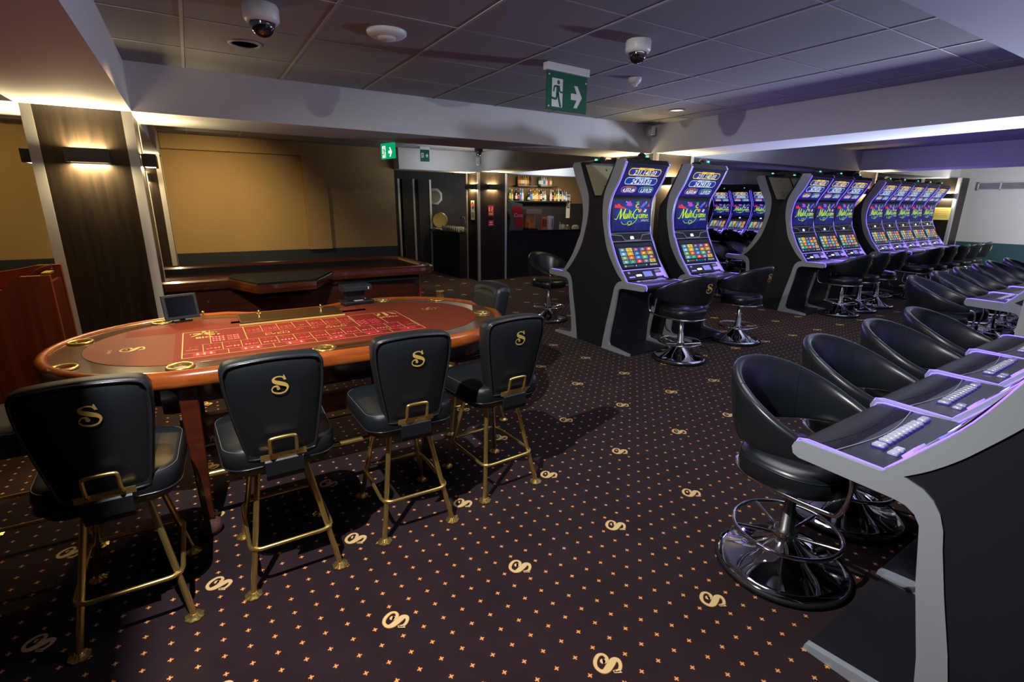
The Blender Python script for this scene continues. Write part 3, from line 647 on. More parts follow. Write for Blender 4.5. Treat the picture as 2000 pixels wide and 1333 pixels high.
# right-hand foreground row (faces +Y, away from the camera)
ord_ = ['nearest slot machine at the bottom right, only its desk and silver side in view', 'second slot desk from the front in the right-hand row', 'third slot desk from the front in the right-hand row', 'farthest slot desk of the right-hand row, beside the pale mauve column']
for i in range(4):
    cx, cy = 1.778+0.702*(i+0.5), 0.872+0.066*(0.702*(i+0.5))
    slot(cx, cy, PI+A4, ord_[i], 'slot machines in the right-hand foreground row')
# second right-hand bank beyond the column
for i in range(4):
    slot(6.09+0.70*(i+0.5), 1.70+0.045*0.70*(i+0.5), PI+R(1), ['slot desk with rounded silver end just beyond the pale mauve column', 'second slot desk beyond the pale mauve column', 'third slot desk beyond the pale mauve column', 'farthest slot desk beyond the pale mauve column'][i], 'slot machines in the right-hand bank beyond the column', FINE if i else ())
# middle row facing the camera side
def rowA(x, rot=A3, y0=3.687): return y0 + 0.052*(x-3.951)
slot(3.951+0.35, rowA(4.3), A3, 'nearest upright slot machine, left of the middle column', 'two upright slot machines at the middle column')
slot(5.06+0.35, rowA(5.4), A3, 'second upright slot machine, in front of the middle column', 'two upright slot machines at the middle column')
for i in range(3):
    slot(7.91+0.70*(i+0.5), rowA(7.91+0.70*(i+0.5)), A3, ['left', 'middle', 'right'][i] + ' upright slot machine in the bank of three', 'bank of three upright slot machines', FINE)
for i in range(5):
    slot(10.95+0.70*(i+0.5), rowA(10.95+0.70*(i+0.5))+0.13, A3, ['leftmost', 'second from left', 'middle', 'second from right', 'rightmost'][i] + ' upright slot machine in the far bank of five', 'far bank of five upright slot machines', FINE)
# back-to-back units facing the bar
slot(3.93+0.35, 5.40, PI+A3, 'slot machine standing back to back with the nearest one, curved side towards the bar', 'slot machines facing the bar')
for i in range(3):
    slot(7.95+0.70*(i+0.5), 5.62+0.052*0.70*(i+0.5), PI+A3, ['slot machine with silver curved side, back to back with the bank of three', 'middle slot machine behind the bank of three', 'right slot machine behind the bank of three'][i], 'slot machines facing the bar', FINE)
# far row facing left, seen through the gap
for i in range(4):
    slot(13.9, 8.50+0.70*i, -PI/2, ['rightmost lit slot machine in the far row seen through the gap', 'second lit slot machine from the right in the far row seen through the gap', 'third lit slot machine from the right in the far row seen through the gap', 'leftmost slot machine of the far row, mostly behind the second upright machine'][i], 'far row of slot machines seen through the gap', FINE)

# the violet glow the machines' own light strips throw up and out
violet(3.2, 0.80, 0.95, 1.2, 2.6); violet(7.4, 1.55, 0.95, 16, 2.6); violet(9.0, 4.25, 1.0, 14, 2.0, (0, -1, 0.6)); violet(12.7, 4.5, 1.0, 18, 3.2, (0, -1, 0.6))
violet(4.3, 3.98, 1.0, 5, 0.6, (0, -1, 0.6)); violet(5.4, 4.05, 1.0, 5, 0.6, (0, -1, 0.6)); violet(9.0, 5.4, 1.0, 2, 2.0, (0, 1, 0.6)); violet(13.6, 9.6, 1.0, 9, 2.4, (-1, 0, 0.6))

# ------------------------------------------------------------------ round-based bucket stool (front towards +Y)
def make_bucket():
    t = empty('bucket_stool')
    b = MB(); b.lathe([(0.276,0.006),(0.287,0.010),(0.289,0.028),(0.281,0.034)], 56, mi=0); b.build('base_rim', M_rubber, t)
    MB().lathe([(0.281,0.030),(0.277,0.040),(0.245,0.047),(0.18,0.062),(0.13,0.086),(0.085,0.122),(0.056,0.150),(0.048,0.162)], 56).build('base', M_chrome, t)
    for k in range(6):
        a = R(60*k+20); MB().lathe([(0.017,0.0),(0.017,0.02)], 12, (0.268*math.cos(a), 0.268*math.sin(a))).build('foot_glide', M_rubber, t)
    b = MB(); b.lathe([(0.046,0.155),(0.046,0.205),(0.034,0.212),(0.032,0.30),(0.024,0.305),(0.024,0.47)], 24); b.build('post', M_steel, t)
    b = MB(); n = 40; b.tube([(0.225*math.cos(2*PI*i/n), 0.225*math.sin(2*PI*i/n), 0.205) for i in range(n)], 0.0095, 10, True)
    for k in range(5):
        a = R(72*k+30); b.tube([(0.04*math.cos(a), 0.04*math.sin(a), 0.175), (0.225*math.cos(a), 0.225*math.sin(a), 0.203)], 0.008, 8)
    b.lathe([(0.05,0.165),(0.052,0.19),(0.05,0.20)], 24); b.build('foot_ring', M_chrome, t)
    # seat
    def sq(r, z, n=40):      # slightly D-shaped outline
        out = []
        for j in range(n):
            a = 2*PI*j/n; c, s_ = math.cos(a), math.sin(a); k = 1/((abs(c)**2.5+abs(s_)**2.5)**(1/2.5)); out.append((r*k*c*0.985, r*k*s_*0.97, z))
        return out
    b = MB(); b.rings([sq(0.222,0.493), sq(0.229,0.499), sq(0.233,0.545), sq(0.231,0.575), sq(0.217,0.594), sq(0.17,0.603), sq(0.05,0.607)], mi=0)
    b.build('seat', M_leathS, t)
    MB().tube(sq(0.2315,0.572), 0.0028, 6, True).build('seat_piping', M_pipe, t)
    # backrest: padded wrap, tall at the back (-Y), tapering to two tips at the front
    rings = []; mids = []; N = 44
    for i in range(N+1):
        u = -1+2*i/N; a = u*R(128)
        rx = 0.277; px = rx*math.sin(a); py = -0.297*math.cos(a) + 0.02
        if abs(u) > 0.72: py += 0.04*(abs(u)-0.72)/0.28
        tx, ty = math.cos(a), math.sin(a)*1.06; l = math.hypot(tx, ty); nx, ny = ty/l*1.0, -tx/l*1.0   # outward normal
        nx, ny = math.sin(a), -math.cos(a)
        e = math.cos(u*PI/2); e = max(0, e)
        h = 0.040 + 0.285*e**1.15; zc = 0.712 + 0.093*e**1.2; th = 0.034 + 0.022*e**0.6
        if abs(u) > 0.96: h *= 0.85; th *= 0.85
        lean = 0.16*e; ring = []
        for j in range(20):
            q = 2*PI*j/20; c, s_ = math.cos(q), math.sin(q); ex = 0.62
            cc = math.copysign(abs(c)**ex, c)*th/2; ss = math.copysign(abs(s_)**ex, s_)*h/2
            off = cc + ss*lean + 0.10*h*(abs(s_)**2 if s_ > 0 else 0)*0.0
            ring.append((px+nx*off, py+ny*off, zc+ss))
        rings.append(ring); mids.append((px, py, zc, nx, ny, h, th, lean))
    MB().rings(rings).build('backrest', M_leathS, t)
    b = MB()
    for k in (N//2-9, N//2+9): b.tube([tuple(Vector(p)*1.0) for p in [(rings[k][j][0]+mids[k][3]*0.0006*math.cos(2*PI*j/20), rings[k][j][1]+mids[k][4]*0.0006*math.cos(2*PI*j/20), rings[k][j][2]) for j in range(20)]], 0.0016, 5, True)
    b.build('back_seam', M_black, t)
    k = N//2; p = mids[k]
    b = MB(); mx = plane((p[0], p[1]-p[6]/2-0.0015-0.018, p[2]+0.030), (1,0,0), (0,-p[7],1)); s_logo(b, 0.105, mx, 0); b.build('gold_initial', M_gold, t)
    # seat frame tube: from one tip down, round the seat and up to the other tip
    for sx in (-1, 1):
        tip = mids[0] if sx < 0 else mids[-1]; x, y, z = tip[0], tip[1], tip[2]
        pts = catmull([(x, y-0.01, z+0.004), (x*1.02, y+0.035, z-0.008), (x*1.03, y+0.055, z-0.06), (x*1.02, y+0.050, 0.58), (x*1.0, y+0.03, 0.515), (x*0.99, y-0.02, 0.493), (x*1.01, 0.0, 0.489), (x*0.86, -0.14, 0.487), (x*0.40, -0.232, 0.486), (0, -0.24, 0.486)], 5)
        MB().tube(pts, 0.0095, 10).build('arm_tube', M_chrome, t)
    b = MB(); b.tube([(-0.205, 0.05, 0.484), (0.205, 0.05, 0.484)], 0.008, 8); b.lathe([(0.07,0.465),(0.07,0.484)], 20); b.build('seat_bracket', M_steel, t)
    return t
BUCKET = make_bucket(); kids(BUCKET); [kids(c) for c in BUCKET.children]
bused = [False]
def bucket(x, y, rz, label, group, skip=()):
    if not bused[0]:
        bused[0] = True; BUCKET.location = (x, y, 0); BUCKET.rotation_euler = (0, 0, rz); tag(BUCKET, label, 'stool', group); return BUCKET
    return dup(BUCKET, (x, y, 0), rz, label, group, skip)
G = 'black bucket stools at the slot machines'
lab = ['nearest black bucket stool with a big chrome disc base, by the nearest desk at right', 'second black bucket stool along the right-hand row', 'third black bucket stool along the right-hand row', 'fourth black bucket stool along the right-hand row, nearest the pale mauve column']
for i in range(4):
    bucket(2.155+0.702*i, 1.035+0.047*i+(0.02 if i == 1 else 0), PI+R((2, 6, 3, 5)[i]), lab[i], G)
lab = ['big dark bucket stool beside the rounded silver desk beyond the mauve column', 'second dark stool beyond the mauve column', 'third dark stool beyond the mauve column', 'fourth dark stool beyond the mauve column']
for i in range(4):
    bucket(6.28+0.70*i, 1.93+0.035*i, PI+R(8), lab[i], G, ('foot_glide',))
for i, x in enumerate((6.28+2.8, 6.28+3.5)): bucket(x, 2.1, PI+R(8), ['fifth', 'last'][i] + ' dark stool beyond the mauve column', G, ('foot_glide',))
bucket(4.37, 3.53, R(-5), 'bucket stool with gold S in front of the nearest upright slot machine', G)
bucket(5.62, 3.69, R(2), 'bucket stool with gold S in front of the second upright slot machine', G)
for i in range(3): bucket((8.45, 9.08, 9.75)[i], 3.86+0.03*i, R(3+4*i), ['left', 'middle', 'right'][i] + ' bucket stool at the bank of three slot machines', G, ('foot_glide',))
for i in range(5): bucket(11.25+0.70*i, 3.93+0.03*i, R(3), ['first', 'second', 'third', 'fourth', 'fifth'][i] + ' bucket stool from the left at the far bank of five', G, ('foot_glide',))
bucket(4.26, 5.84, PI+R(4), 'bucket stool behind the two upright machines, by the silver curved side, bar behind it', G)
for i in range(3): bucket(8.3+0.7*i, 5.95+0.04*i, PI, ['first', 'second', 'third'][i] + ' bucket stool on the bar side of the bank of three', G, ('foot_glide',))
for i in range(4): bucket(13.35, 8.6+0.68*i, -PI/2, ['first', 'second', 'third', 'fourth'][i] + ' dark bucket stool from the right before the far row seen through the gap', G, ('foot_glide',))

# ------------------------------------------------------------------ casino stool with square brass legs (front towards +Y)
def slab(outline, ys, insets, cx=0.0):
    """stack of scaled outlines along y, outline in (x, z)"""
    zc = sum(z for _, z in outline)/len(outline); out = []
    for y, k in zip(ys, insets): out.append([(x*(1-k/0.2), y if not callable(y) else y(z), zc+(z-zc)*(1-k/0.22)) for x, z in outline])
    return out
def make_casino():
    t = empty('casino_stool')
    LT = 0.545
    for sx in (-1, 1):
        for sy in (-1, 1):
            lg = MB(); p0 = Vector((sx*0.183, sy*0.232, 0.010)); p1 = Vector((sx*0.095, sy*0.115, LT)); lg.tube([tuple(p0), tuple(p1)], 0.0125, 14)
            lo = lg.build('leg', M_brass, t)
            ft = MB(); n = 24; rr_ = lambda k: 0.036 if k % 3 else 0.032
            ring = lambda s_, z: [(p0.x+s_*rr_(k)*math.cos(2*PI*k/n), p0.y+s_*rr_(k)*math.sin(2*PI*k/n), z) for k in range(n)]
            ft.rings([ring(1, 0.0025), ring(1, 0.009), ring(0.62, 0.013), ring(0.4, 0.022)], smooth=False); ft.build('foot', M_brass, lo)
    z = 0.205; hx, hy = 0.170, 0.213
    MB().tube([(x, y, z) for x, y in rrect(hx*2, hy*2, 0.05, 6)], 0.0095, 10, True).build('foot_ring', M_brass, t)
    MB().box(-0.13, -0.15, LT-0.010, 0.13, 0.15, LT+0.004).build('seat_plate', M_black, t)
    # seat: deep boxed cushion, wider at the front
    def out(w_, d_, z, r=0.09):
        return [(x*(1+0.10*(y/d_)), y+0.005, z) for x, y in rrect(w_, d_, r, 6)]
    b = MB(); b.rings([out(0.36,0.38,0.548), out(0.42,0.43,0.556), out(0.455,0.465,0.595), out(0.462,0.47,0.64), out(0.452,0.462,0.668), out(0.42,0.43,0.682), out(0.30,0.32,0.690)])
    b.build('seat', M_leath, t)
    MB().tube([(x, y, 0.594) for x, y, _ in out(0.461,0.471,0)], 0.0035, 6, True).build('seat_piping', M_pipe, t)
    MB().tube([(x*0.99, y*0.99, 0.671) for x, y, _ in out(0.45,0.46,0)], 0.0014, 5, True).build('seat_stitching', M_grey, t)
    # backrest outline: broad shoulders, narrow waist
    c = [(-0.138,0.645),(-0.112,0.620),(0.112,0.620),(0.138,0.645),(0.156,0.74),(0.183,0.92),(0.188,1.00),(0.184,1.035),(0.150,1.063),(0.0,1.075),(-0.150,1.063),(-0.184,1.035),(-0.188,1.00),(-0.183,0.92),(-0.156,0.74)]
    cc = [p[:2] for p in catmull([c[-1]]+c+[c[0]], 4)][4:-5]
    yl = lambda y: (lambda z: y - 0.14*(z-0.62) + 0.02*0)
    rings = []
    for y, k in ((0.080,0.060),(0.080,0.035),(0.068,0.012),(0.040,0.0),(-0.010,0.0),(-0.022,0.004),(-0.026,0.012)):
        zc = 0.85; rings.append([(x*(1-k/0.2), -0.205+y-0.14*(z_-0.62)+0.35*x*x, zc+(z_-zc)*(1-k/0.23)) for x, z_ in cc])
    b = MB(); b.rings(list(reversed(rings))); b.build('backrest', M_leath, t)
    k = 0.010; sh = [(x*(1-k/0.2), -0.2335-0.14*(z_-0.62)+0.35*x*x, 0.85+(z_-0.85)*(1-k/0.23)) for x, z_ in cc]
    MB().tube(sh, 0.0048, 8, True).build('back_piping', M_pipe, t)
    k2 = 0.022; inn = [(x*(1-k2/0.2), -0.238-0.14*(z_-0.62)+0.35*x*x, 0.85+(z_-0.85)*(1-k2/0.23)) for x, z_ in cc]
    b = MB(); n = len(inn)
    for s_, dy in ((1.0, 0.004), (0.75, 0.0), (0.4, -0.001)): pass
    b.rings([[(x, y+0.005, z_) for x, y, z_ in inn], [(x*0.9, y-0.001-0.35*x*x*0.19, 0.85+(z_-0.85)*0.9) for x, y, z_ in inn], [(x*0.5, -0.241-0.14*(0.85+(z_-0.85)*0.5-0.62)+0.35*x*x*0.25, 0.85+(z_-0.85)*0.5) for x, y, z_ in inn]], caps=False)
    last = [(x*0.5, -0.241-0.14*(0.85+(z_-0.85)*0.5-0.62)+0.35*x*x*0.25, 0.85+(z_-0.85)*0.5) for x, y, z_ in inn]
    b.add(last, [tuple(range(n))], 0, None, True); b.build('back_panel', M_leath, t)
    b = MB(); mx = plane((0.012, -0.241-0.14*(0.955-0.62)-0.0025, 0.955), (1,0,0), (0,-0.14,1)); s_logo(b, 0.082, mx, 0); b.build('gold_initial', M_gold, t)
    # brass pull handle with name bar, leather flap over the hinge
    b = MB(); b.box(-0.088, -0.256, 0.628, 0.088, -0.250, 0.652, 0)
    b.text('PATIR', 0.0, -0.007, 0.019, plane((0, -0.2575, 0.640), (1,0,0), (0,0,1)), 0, bold=0.0005)
    b.build('name_bar', M_brass, t)
    b = MB(); b.tube(catmull([(-0.050,-0.258,0.646),(-0.050,-0.272,0.665),(-0.049,-0.284,0.718),(-0.038,-0.287,0.732),(0.038,-0.287,0.732),(0.049,-0.284,0.718),(0.050,-0.272,0.665),(0.050,-0.258,0.646)], 5), 0.0075, 10)
    b.build('handle', M_brass, t)
    fl_ = [(-0.250,0.632),(-0.262,0.62),(-0.262,0.56),(-0.252,0.535),(-0.240,0.532),(-0.246,0.56),(-0.246,0.62),(-0.244,0.632)]
    MB().prism(fl_, -0.074, 0.074, 'x').build('hinge_flap', M_leath, t, 0.001)
    return t
CAS = make_casino(); kids(CAS); [kids(c) for c in CAS.children]
cused = [False]
def casino(x, y, rz, label):
    g = 'black leather casino stools round the dice table'
    if not cused[0]:
        cused[0] = True; CAS.location = (x, y, 0); CAS.rotation_euler = (0, 0, rz); tag(CAS, label, 'stool', g); return CAS
    return dup(CAS, (x, y, 0), rz, label, g)
casino(-0.392, 2.338, R(0), 'black leather casino stool at the lower left, nearest the camera, gold S on its back')
casino(0.192, 2.340, R(0), 'black leather casino stool with gold S, second from the left along the dice table')
casino(0.797, 2.390, R(-2), 'black leather casino stool with gold S, third from the left along the dice table')
casino(1.380, 2.462, R(3), 'black leather casino stool with gold S at the right front corner of the dice table')
casino(1.63, 3.29, R(93), 'black casino stool tucked under the right end of the dice table, its back lit olive')
casino(-0.83, 3.04, R(-90), 'black casino stool at the left end of the dice table, cut by the picture edge')

# ------------------------------------------------------------------ dice (sic bo) table
ZT = 0.90
def stadium(off, notch=True, n=22):
    """outline of the table inset by off, counter-clockwise"""
    pts = []; Rl, Rr = 0.705-off, 0.72-off; cl = (-0.06, 3.30); cr = (1.12, 3.285)
    for k in range(n+1):
        a = R(-90+180*k/n); pts.append((cr[0]+Rr*math.cos(a), cr[1]+Rr*math.sin(a)))
    yb = cr[1]+Rr
    if notch:
        for k in range(0, 15):
            u = k/14; x = 0.98-0.86*u; d = 0.13*math.sin(min(1, max(0, (0.98-x)/0.28))*PI/2)**2 if x > 0.7 else 0.13
            if x < 0.33: d = 0.13*math.sin(max(0, min(1, (x-0.06)/0.27))*PI/2)**2
            pts.append((x, yb-d))
    for k in range(n+1):
        a = R(90+180*k/n); pts.append((cl[0]+Rl*math.cos(a), cl[1]+Rl*math.sin(a)))
    return pts
def ringz(off, z): return [(x, y, z) for x, y in stadium(off)]
T = empty('dice_table', (0, 0, 0)); tag(T, 'long oval dice gaming table with red layout and wooden rim, in the left foreground', 'gaming table')
def tb(mb, name, mats, bev=0): return mb.build(name, mats, T, bev)
b = MB(); b.rings([ringz(0.012,0.822), ringz(0.0,0.832), ringz(-0.004,0.855), ringz(0.0,0.880), ringz(0.012,0.897), ringz(0.030,0.9035), ringz(0.048,0.899), ringz(0.056,0.890)], caps=False); tb(b, 'rim', M_mahog)
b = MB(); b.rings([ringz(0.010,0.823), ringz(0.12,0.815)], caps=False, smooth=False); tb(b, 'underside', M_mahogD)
b = MB(); b.rings([ringz(0.055,0.889), ringz(0.185,0.889)], caps=False, smooth=False); tb(b, 'cup_shelf', M_walnut)
b = MB(); b.tube(ringz(0.186,0.890), 0.0013, 6, True); tb(b, 'inlay_line', M_walnut)
b = MB(); o = ringz(0.185,0.8895); b.add(o, [tuple(range(len(o)))]); tb(b, 'felt', M_feltD)
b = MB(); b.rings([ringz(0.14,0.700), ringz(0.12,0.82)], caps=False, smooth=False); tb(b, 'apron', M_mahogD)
# dealer's bright red side and printed layout
lay = MB(); P2 = lambda k: Matrix.Translation((0, 0, 0.8902+0.0006*k))
lay.rect(-0.42, 3.50, 1.02, 3.66, P2(0), 0); lay.rect(0.12, 3.60, 0.99, 3.72, P2(0), 0); lay.rect(-0.175, 2.835, 1.19, 3.52, P2(0.5), 0)
Xa, Xb, Ya, Yb = -0.150, 1.165, 2.865, 3.475
lay.rect(Xa, Ya, Xb, Yb, P2(1), 1)
def gl(x0, y0, x1, y1, w_=0.005):
    if abs(x1-x0) > abs(y1-y0): lay.rect(x0, y0-w_/2, x1, y0+w_/2, P2(2), 2)
    else: lay.rect(x0-w_/2, y0, x0+w_/2, y1, P2(2), 2)
for y in (Ya+0.012, Yb-0.012): gl(Xa+0.012, y, Xb-0.012, y)
for x in (Xa+0.012, Xb-0.012): gl(x, Ya+0.012, x, Yb-0.012)
r1, r2, r3, r4 = Ya+0.10, Ya+0.20, Ya+0.31, Ya+0.42
gl(Xa+0.012, r1, Xb-0.012, r1, 0.003); gl(Xa+0.10, r2+0.06, Xb-0.10, r2+0.06, 0.003); gl(0.17, r4, 0.84, r4, 0.003)
def pip(x, y, s=0.0042): lay.rect(x-s, y-s, x+s, y+s, P2(4), 4)
def die(x, y, n, s=0.032):
    lay.rect(x-s/2, y-s/2, x+s/2, y+s/2, P2(3), 3); q = s*0.28
    pos = {1: [(0,0)], 2: [(-q,-q),(q,q)], 3: [(-q,-q),(0,0),(q,q)], 4: [(-q,-q),(q,q),(-q,q),(q,-q)], 5: [(-q,-q),(q,q),(-q,q),(q,-q),(0,0)], 6: [(-q,-q),(q,q),(-q,q),(q,-q),(-q,0),(q,0)]}[n]
    for a_, b_ in pos: pip(x+a_, y+b_, s*0.085)
for i in range(6):      # single dice row at the players' side
    x = Xa+0.11+0.219*i
    lay.rect(x-0.050, Ya+0.028, x+0.050, Ya+0.086, P2(3), 3)
    n = 6-i; q = [(0,0)] if n == 1 else [(-0.03,-0.012),(0.03,0.012)] if n == 2 else [(-0.03,-0.012),(0,0),(0.03,0.012)] if n == 3 else [(-0.03,-0.012),(-0.03,0.012),(0.03,-0.012),(0.03,0.012)] + ([(0,0)] if n == 5 else []) + ([(0,-0.012),(0,0.012)] if n == 6 else [])
    for a_, b_ in q: pip(x+a_, Ya+0.057+b_, 0.0055)
    if i: gl(x-0.11, Ya+0.012, x-0.11, r1, 0.003)
k = 0
for i in range(14):     # number combinations and totals
    x = Xa+0.06+0.0915*i
    gl(x+0.046, r1, x+0.046, r2+0.06, 0.003)
    a_, c_ = 1+(i % 6), 1+((i*2+1) % 6)
    if 0 < i < 13:
        die(x-0.017, r1+0.048, a_); die(x+0.019, r1+0.048, c_)
        lay.text(str(17-i), x, r2-0.01+0.005, 0.052, P2(3), 3, bold=0.0006)
    else: lay.text('17' if i == 0 else '4', x, r2-0.005, 0.055, P2(3), 3)
lay.text('WINS', Xa+0.055, r1+0.055, 0.022, P2(3), 2); lay.text('1 WINS 50', Xb-0.06, r1+0.055, 0.016, P2(3), 2)
for x0, n0 in ((0.085, 6), (0.905, 3)):     # triples blocks
    for i in range(2):
        for j in range(3): die(x0-0.055+0.075*i+0.02, r3+0.035+0.045*j-0.03, n0-i, 0.034); die(x0-0.055+0.075*i-0.013, r3+0.035+0.045*j-0.03, n0-i, 0.028)
    gl(x0-0.09, r2+0.06, x0-0.09, Yb-0.012, 0.004); gl(x0+0.09, r2+0.06, x0+0.09, Yb-0.012, 0.004)
for i in range(7):
    x = 0.225+0.092*i; gl(x+0.046, r4+0.0, x+0.046, Yb-0.012, 0.003)
    if i != 3:
        for j in range(3): die(x-0.026+0.026*j, r4+0.075, 1+(i+j) % 6, 0.020)
        for j in range(3): die(x-0.026+0.026*j, r4+0.040, 1+(i+2*j) % 6, 0.020)
    else: lay.text('24', x, r4+0.05, 0.03, P2(3), 2)
for i in range(6): die(0.28+0.09*i, r3+0.055, 1+i, 0.026); die(0.305+0.09*i, r3+0.055, 6-i, 0.018)
lay.text('EVEN', 0.34, r3+0.0, 0.045, P2(3), 2, sx=1.3); lay.text('ODD', 0.68, r3+0.0, 0.045, P2(3), 2, sx=1.3)
# big and small
def han(pts, w_): lay.stroke(pts, w_, P2(4), 2)
bx, by = Xa+0.115, Yb-0.085
han([(bx-0.062,by+0.008),(bx,by+0.012),(bx+0.062,by+0.010)], [0.018]*3); han([(bx+0.002,by+0.062),(bx-0.004,by+0.01),(bx-0.062,by-0.055)], [0.018,0.024,0.008]); han([(bx,by+0.01),(bx+0.025,by-0.03),(bx+0.068,by-0.05)], [0.018,0.020,0.028])
lay.text('BIG', bx+0.0, by-0.115, 0.055, P2(4), 2, bold=0.0012)
sx_, sy_ = Xb-0.105, Yb-0.082
han([(sx_,sy_+0.06),(sx_,sy_-0.045),(sx_-0.016,sy_-0.05)], [0.022,0.022,0.012]); han([(sx_-0.038,sy_+0.03),(sx_-0.048,sy_-0.01),(sx_-0.065,sy_-0.03)], [0.016,0.022,0.012]); han([(sx_+0.034,sy_+0.032),(sx_+0.052,sy_+0.005),(sx_+0.062,sy_-0.025)], [0.012,0.022,0.024])
lay.text('SMALL', sx_-0.0, sy_-0.112, 0.046, P2(4), 2, bold=0.0010)
s_logo(lay, 0.115, plane((-0.36, 3.20, 0.8912), (0,-1,0), (1,0,0)), 2); lay.text('CASINO', 0, 0, 0.022, plane((-0.465, 3.20, 0.8912), (0,-1,0), (1,0,0)), 2)
s_logo(lay, 0.115, plane((1.40, 3.42, 0.8912), (0,1,0), (-1,0,0)), 5); lay.text('CASINO', 0, 0, 0.022, plane((1.49, 3.42, 0.8912), (0,1,0), (-1,0,0)), 5)

M_goldD = mat('dull_gold_print', (0.42, 0.27, 0.07), 0.6)
lay.build('printed_layout', [M_felt, M_feltR, M_gold, M_cell, M_white, M_goldD], T)
for i, (x, y) in enumerate([(-0.615,3.50),(-0.605,2.975),(-0.142,2.735),(0.507,2.715),(1.205,3.90),(1.60,3.72),(1.675,3.10),(-0.254,3.84)]):
    c = MB(); c.lathe([(0.040,0.8895),(0.046,0.897),(0.054,0.9),(0.060,0.897),(0.062,0.890),(0.058,0.8897)], 30, (x, y), caps=False); c.lathe([(0.040,0.897),(0.039,0.84),(0.001,0.84)], 24, (x, y), caps=False)
    tb(c, 'cup_holder', M_brass)
# legs with marbled ball feet, rails
for x in (-0.130, 1.062):
    for y in (2.705, 3.80):
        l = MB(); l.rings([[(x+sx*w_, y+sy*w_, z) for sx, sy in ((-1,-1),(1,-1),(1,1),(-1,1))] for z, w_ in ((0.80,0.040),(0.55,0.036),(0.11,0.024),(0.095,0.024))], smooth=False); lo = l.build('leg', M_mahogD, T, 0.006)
        MB().lathe([(0.018,0.098),(0.019,0.082),(0.036,0.077),(0.052,0.055),(0.055,0.032),(0.047,0.008),(0.030,0.0)], 24, (x, y)).build('ball_foot', M_marble, lo)
tb(MB().tube([(-0.13, 2.705, 0.325), (1.062, 2.705, 0.325)], 0.016, 14), 'foot_rail', M_brass)
b = MB(); b.box(-0.22, 3.25, 0.30, 1.15, 3.31, 0.43); tb(b, 'cross_beam', M_mahog, 0.004)
b = MB(); b.tube([(-0.22, 3.20, 0.27), (1.15, 3.20, 0.27)], 0.012, 12); tb(b, 'rear_foot_rail', M_brass)
for x in (-0.20, 1.12): tb(MB().box(x-0.04, 2.74, 0.66, x+0.04, 3.84, 0.80), 'cross_rail', M_mahogD)
b = MB(); b.box(0.10, 2.95, 0.60, 0.95, 3.60, 0.80); tb(b, 'cash_box_housing', M_black, 0.01)
# lid of the dealer's chip float with two brass locks
t = empty('chip_tray_lid', (0.487, 3.655, 0.892)); tag(t, 'brown covered chip tray with two brass lock pins on the dice table', 'chip tray')
M_trayb = mat('bronze_lid', (0.075, 0.042, 0.014), 0.32, 0.4)
MB().box(-0.318, -0.145, 0.0, 0.318, 0.130, 0.020).build('lid', M_trayb, t, 0.003)
MB().box(-0.325, -0.152, -0.002, 0.325, -0.142, 0.008).build('edge_strip', M_gold, t)
for x in (-0.20, 0.19):
    p = MB(); p.lathe([(0.008,0.018),(0.008,0.024),(0.004,0.026),(0.004,0.055),(0.007,0.058),(0.005,0.066),(0.001,0.067)], 12, (x, -0.04)); p.tube([(x-0.012,-0.04,0.045),(x+0.012,-0.04,0.045)], 0.003, 6); p.build('lock_pin', M_brass, t)
# dealer's display
t = empty('display_monitor', (-0.135, 3.80, 0.892), R(16)); tag(t, 'small black dealer monitor standing tilted at the back of the dice table', 'monitor')
mxm = Matrix.Translation((0, 0.01, 0.018)) @ Matrix.Rotation(R(-12), 4, 'X')
M_bezel = mat('slate_plastic', (0.020, 0.025, 0.031), 0.5)
MB().box(-0.098, -0.012, 0, 0.098, 0.012, 0.160, mx=mxm).build('bezel', M_bezel, t, 0.005)
MB().box(-0.080, -0.0135, 0.020, 0.080, -0.0125, 0.145, mx=mxm).build('screen', M_screenoff, t)
MB().box(-0.05, 0.0, 0, 0.05, 0.09, 0.010).box(-0.015, 0.02, 0.0, 0.015, 0.04, 0.08).build('stand', M_black, t)
b = MB(); b.lathe([(0.006,0.0),(0.005,0.03),(0.010,0.034),(0.010,0.042),(0.001,0.045)], 12, (0.128, 0.05)); b.build('brass_knob', M_brass, t)
# banknote checker
t = empty('note_checker', (1.00, 3.90, 0.892), R(6)); tag(t, 'black banknote checker with overhanging lamp on the back edge of the dice table', 'banknote checker')
b = MB(); b.box(-0.115, -0.075, 0, 0.115, 0.075, 0.026); b.build('base', M_black, t, 0.006)
MB().box(-0.075, 0.030, 0.02, 0.085, 0.070, 0.11).build('neck', M_black, t, 0.004)
b = MB(); b.prism([(-0.050,0.100),(-0.050,0.130),(-0.035,0.142),(0.075,0.142),(0.080,0.095),(0.02,0.092)], -0.105, 0.110, 'x'); hd = b.build('lamp_head', M_bezel, t, 0.003)
b = MB(); b.box(-0.035, -0.064, 0.0262, 0.035, -0.030, 0.0272); b.build('bright_note_window', M_paper, t)
M_redled = mat('red_pilot', (0.5, 0, 0), 0.3, emit=(1.0, 0.05, 0.05), estr=3)
MB().lathe([(0.003,0.026),(0.003,0.029)], 8, (0.075, 0.01)).build('red_pilot', M_redled, t)
b = MB(); b.box(0.078, -0.0515, 0.108, 0.086, -0.050, 0.128); b.build('switch', M_paper, hd)
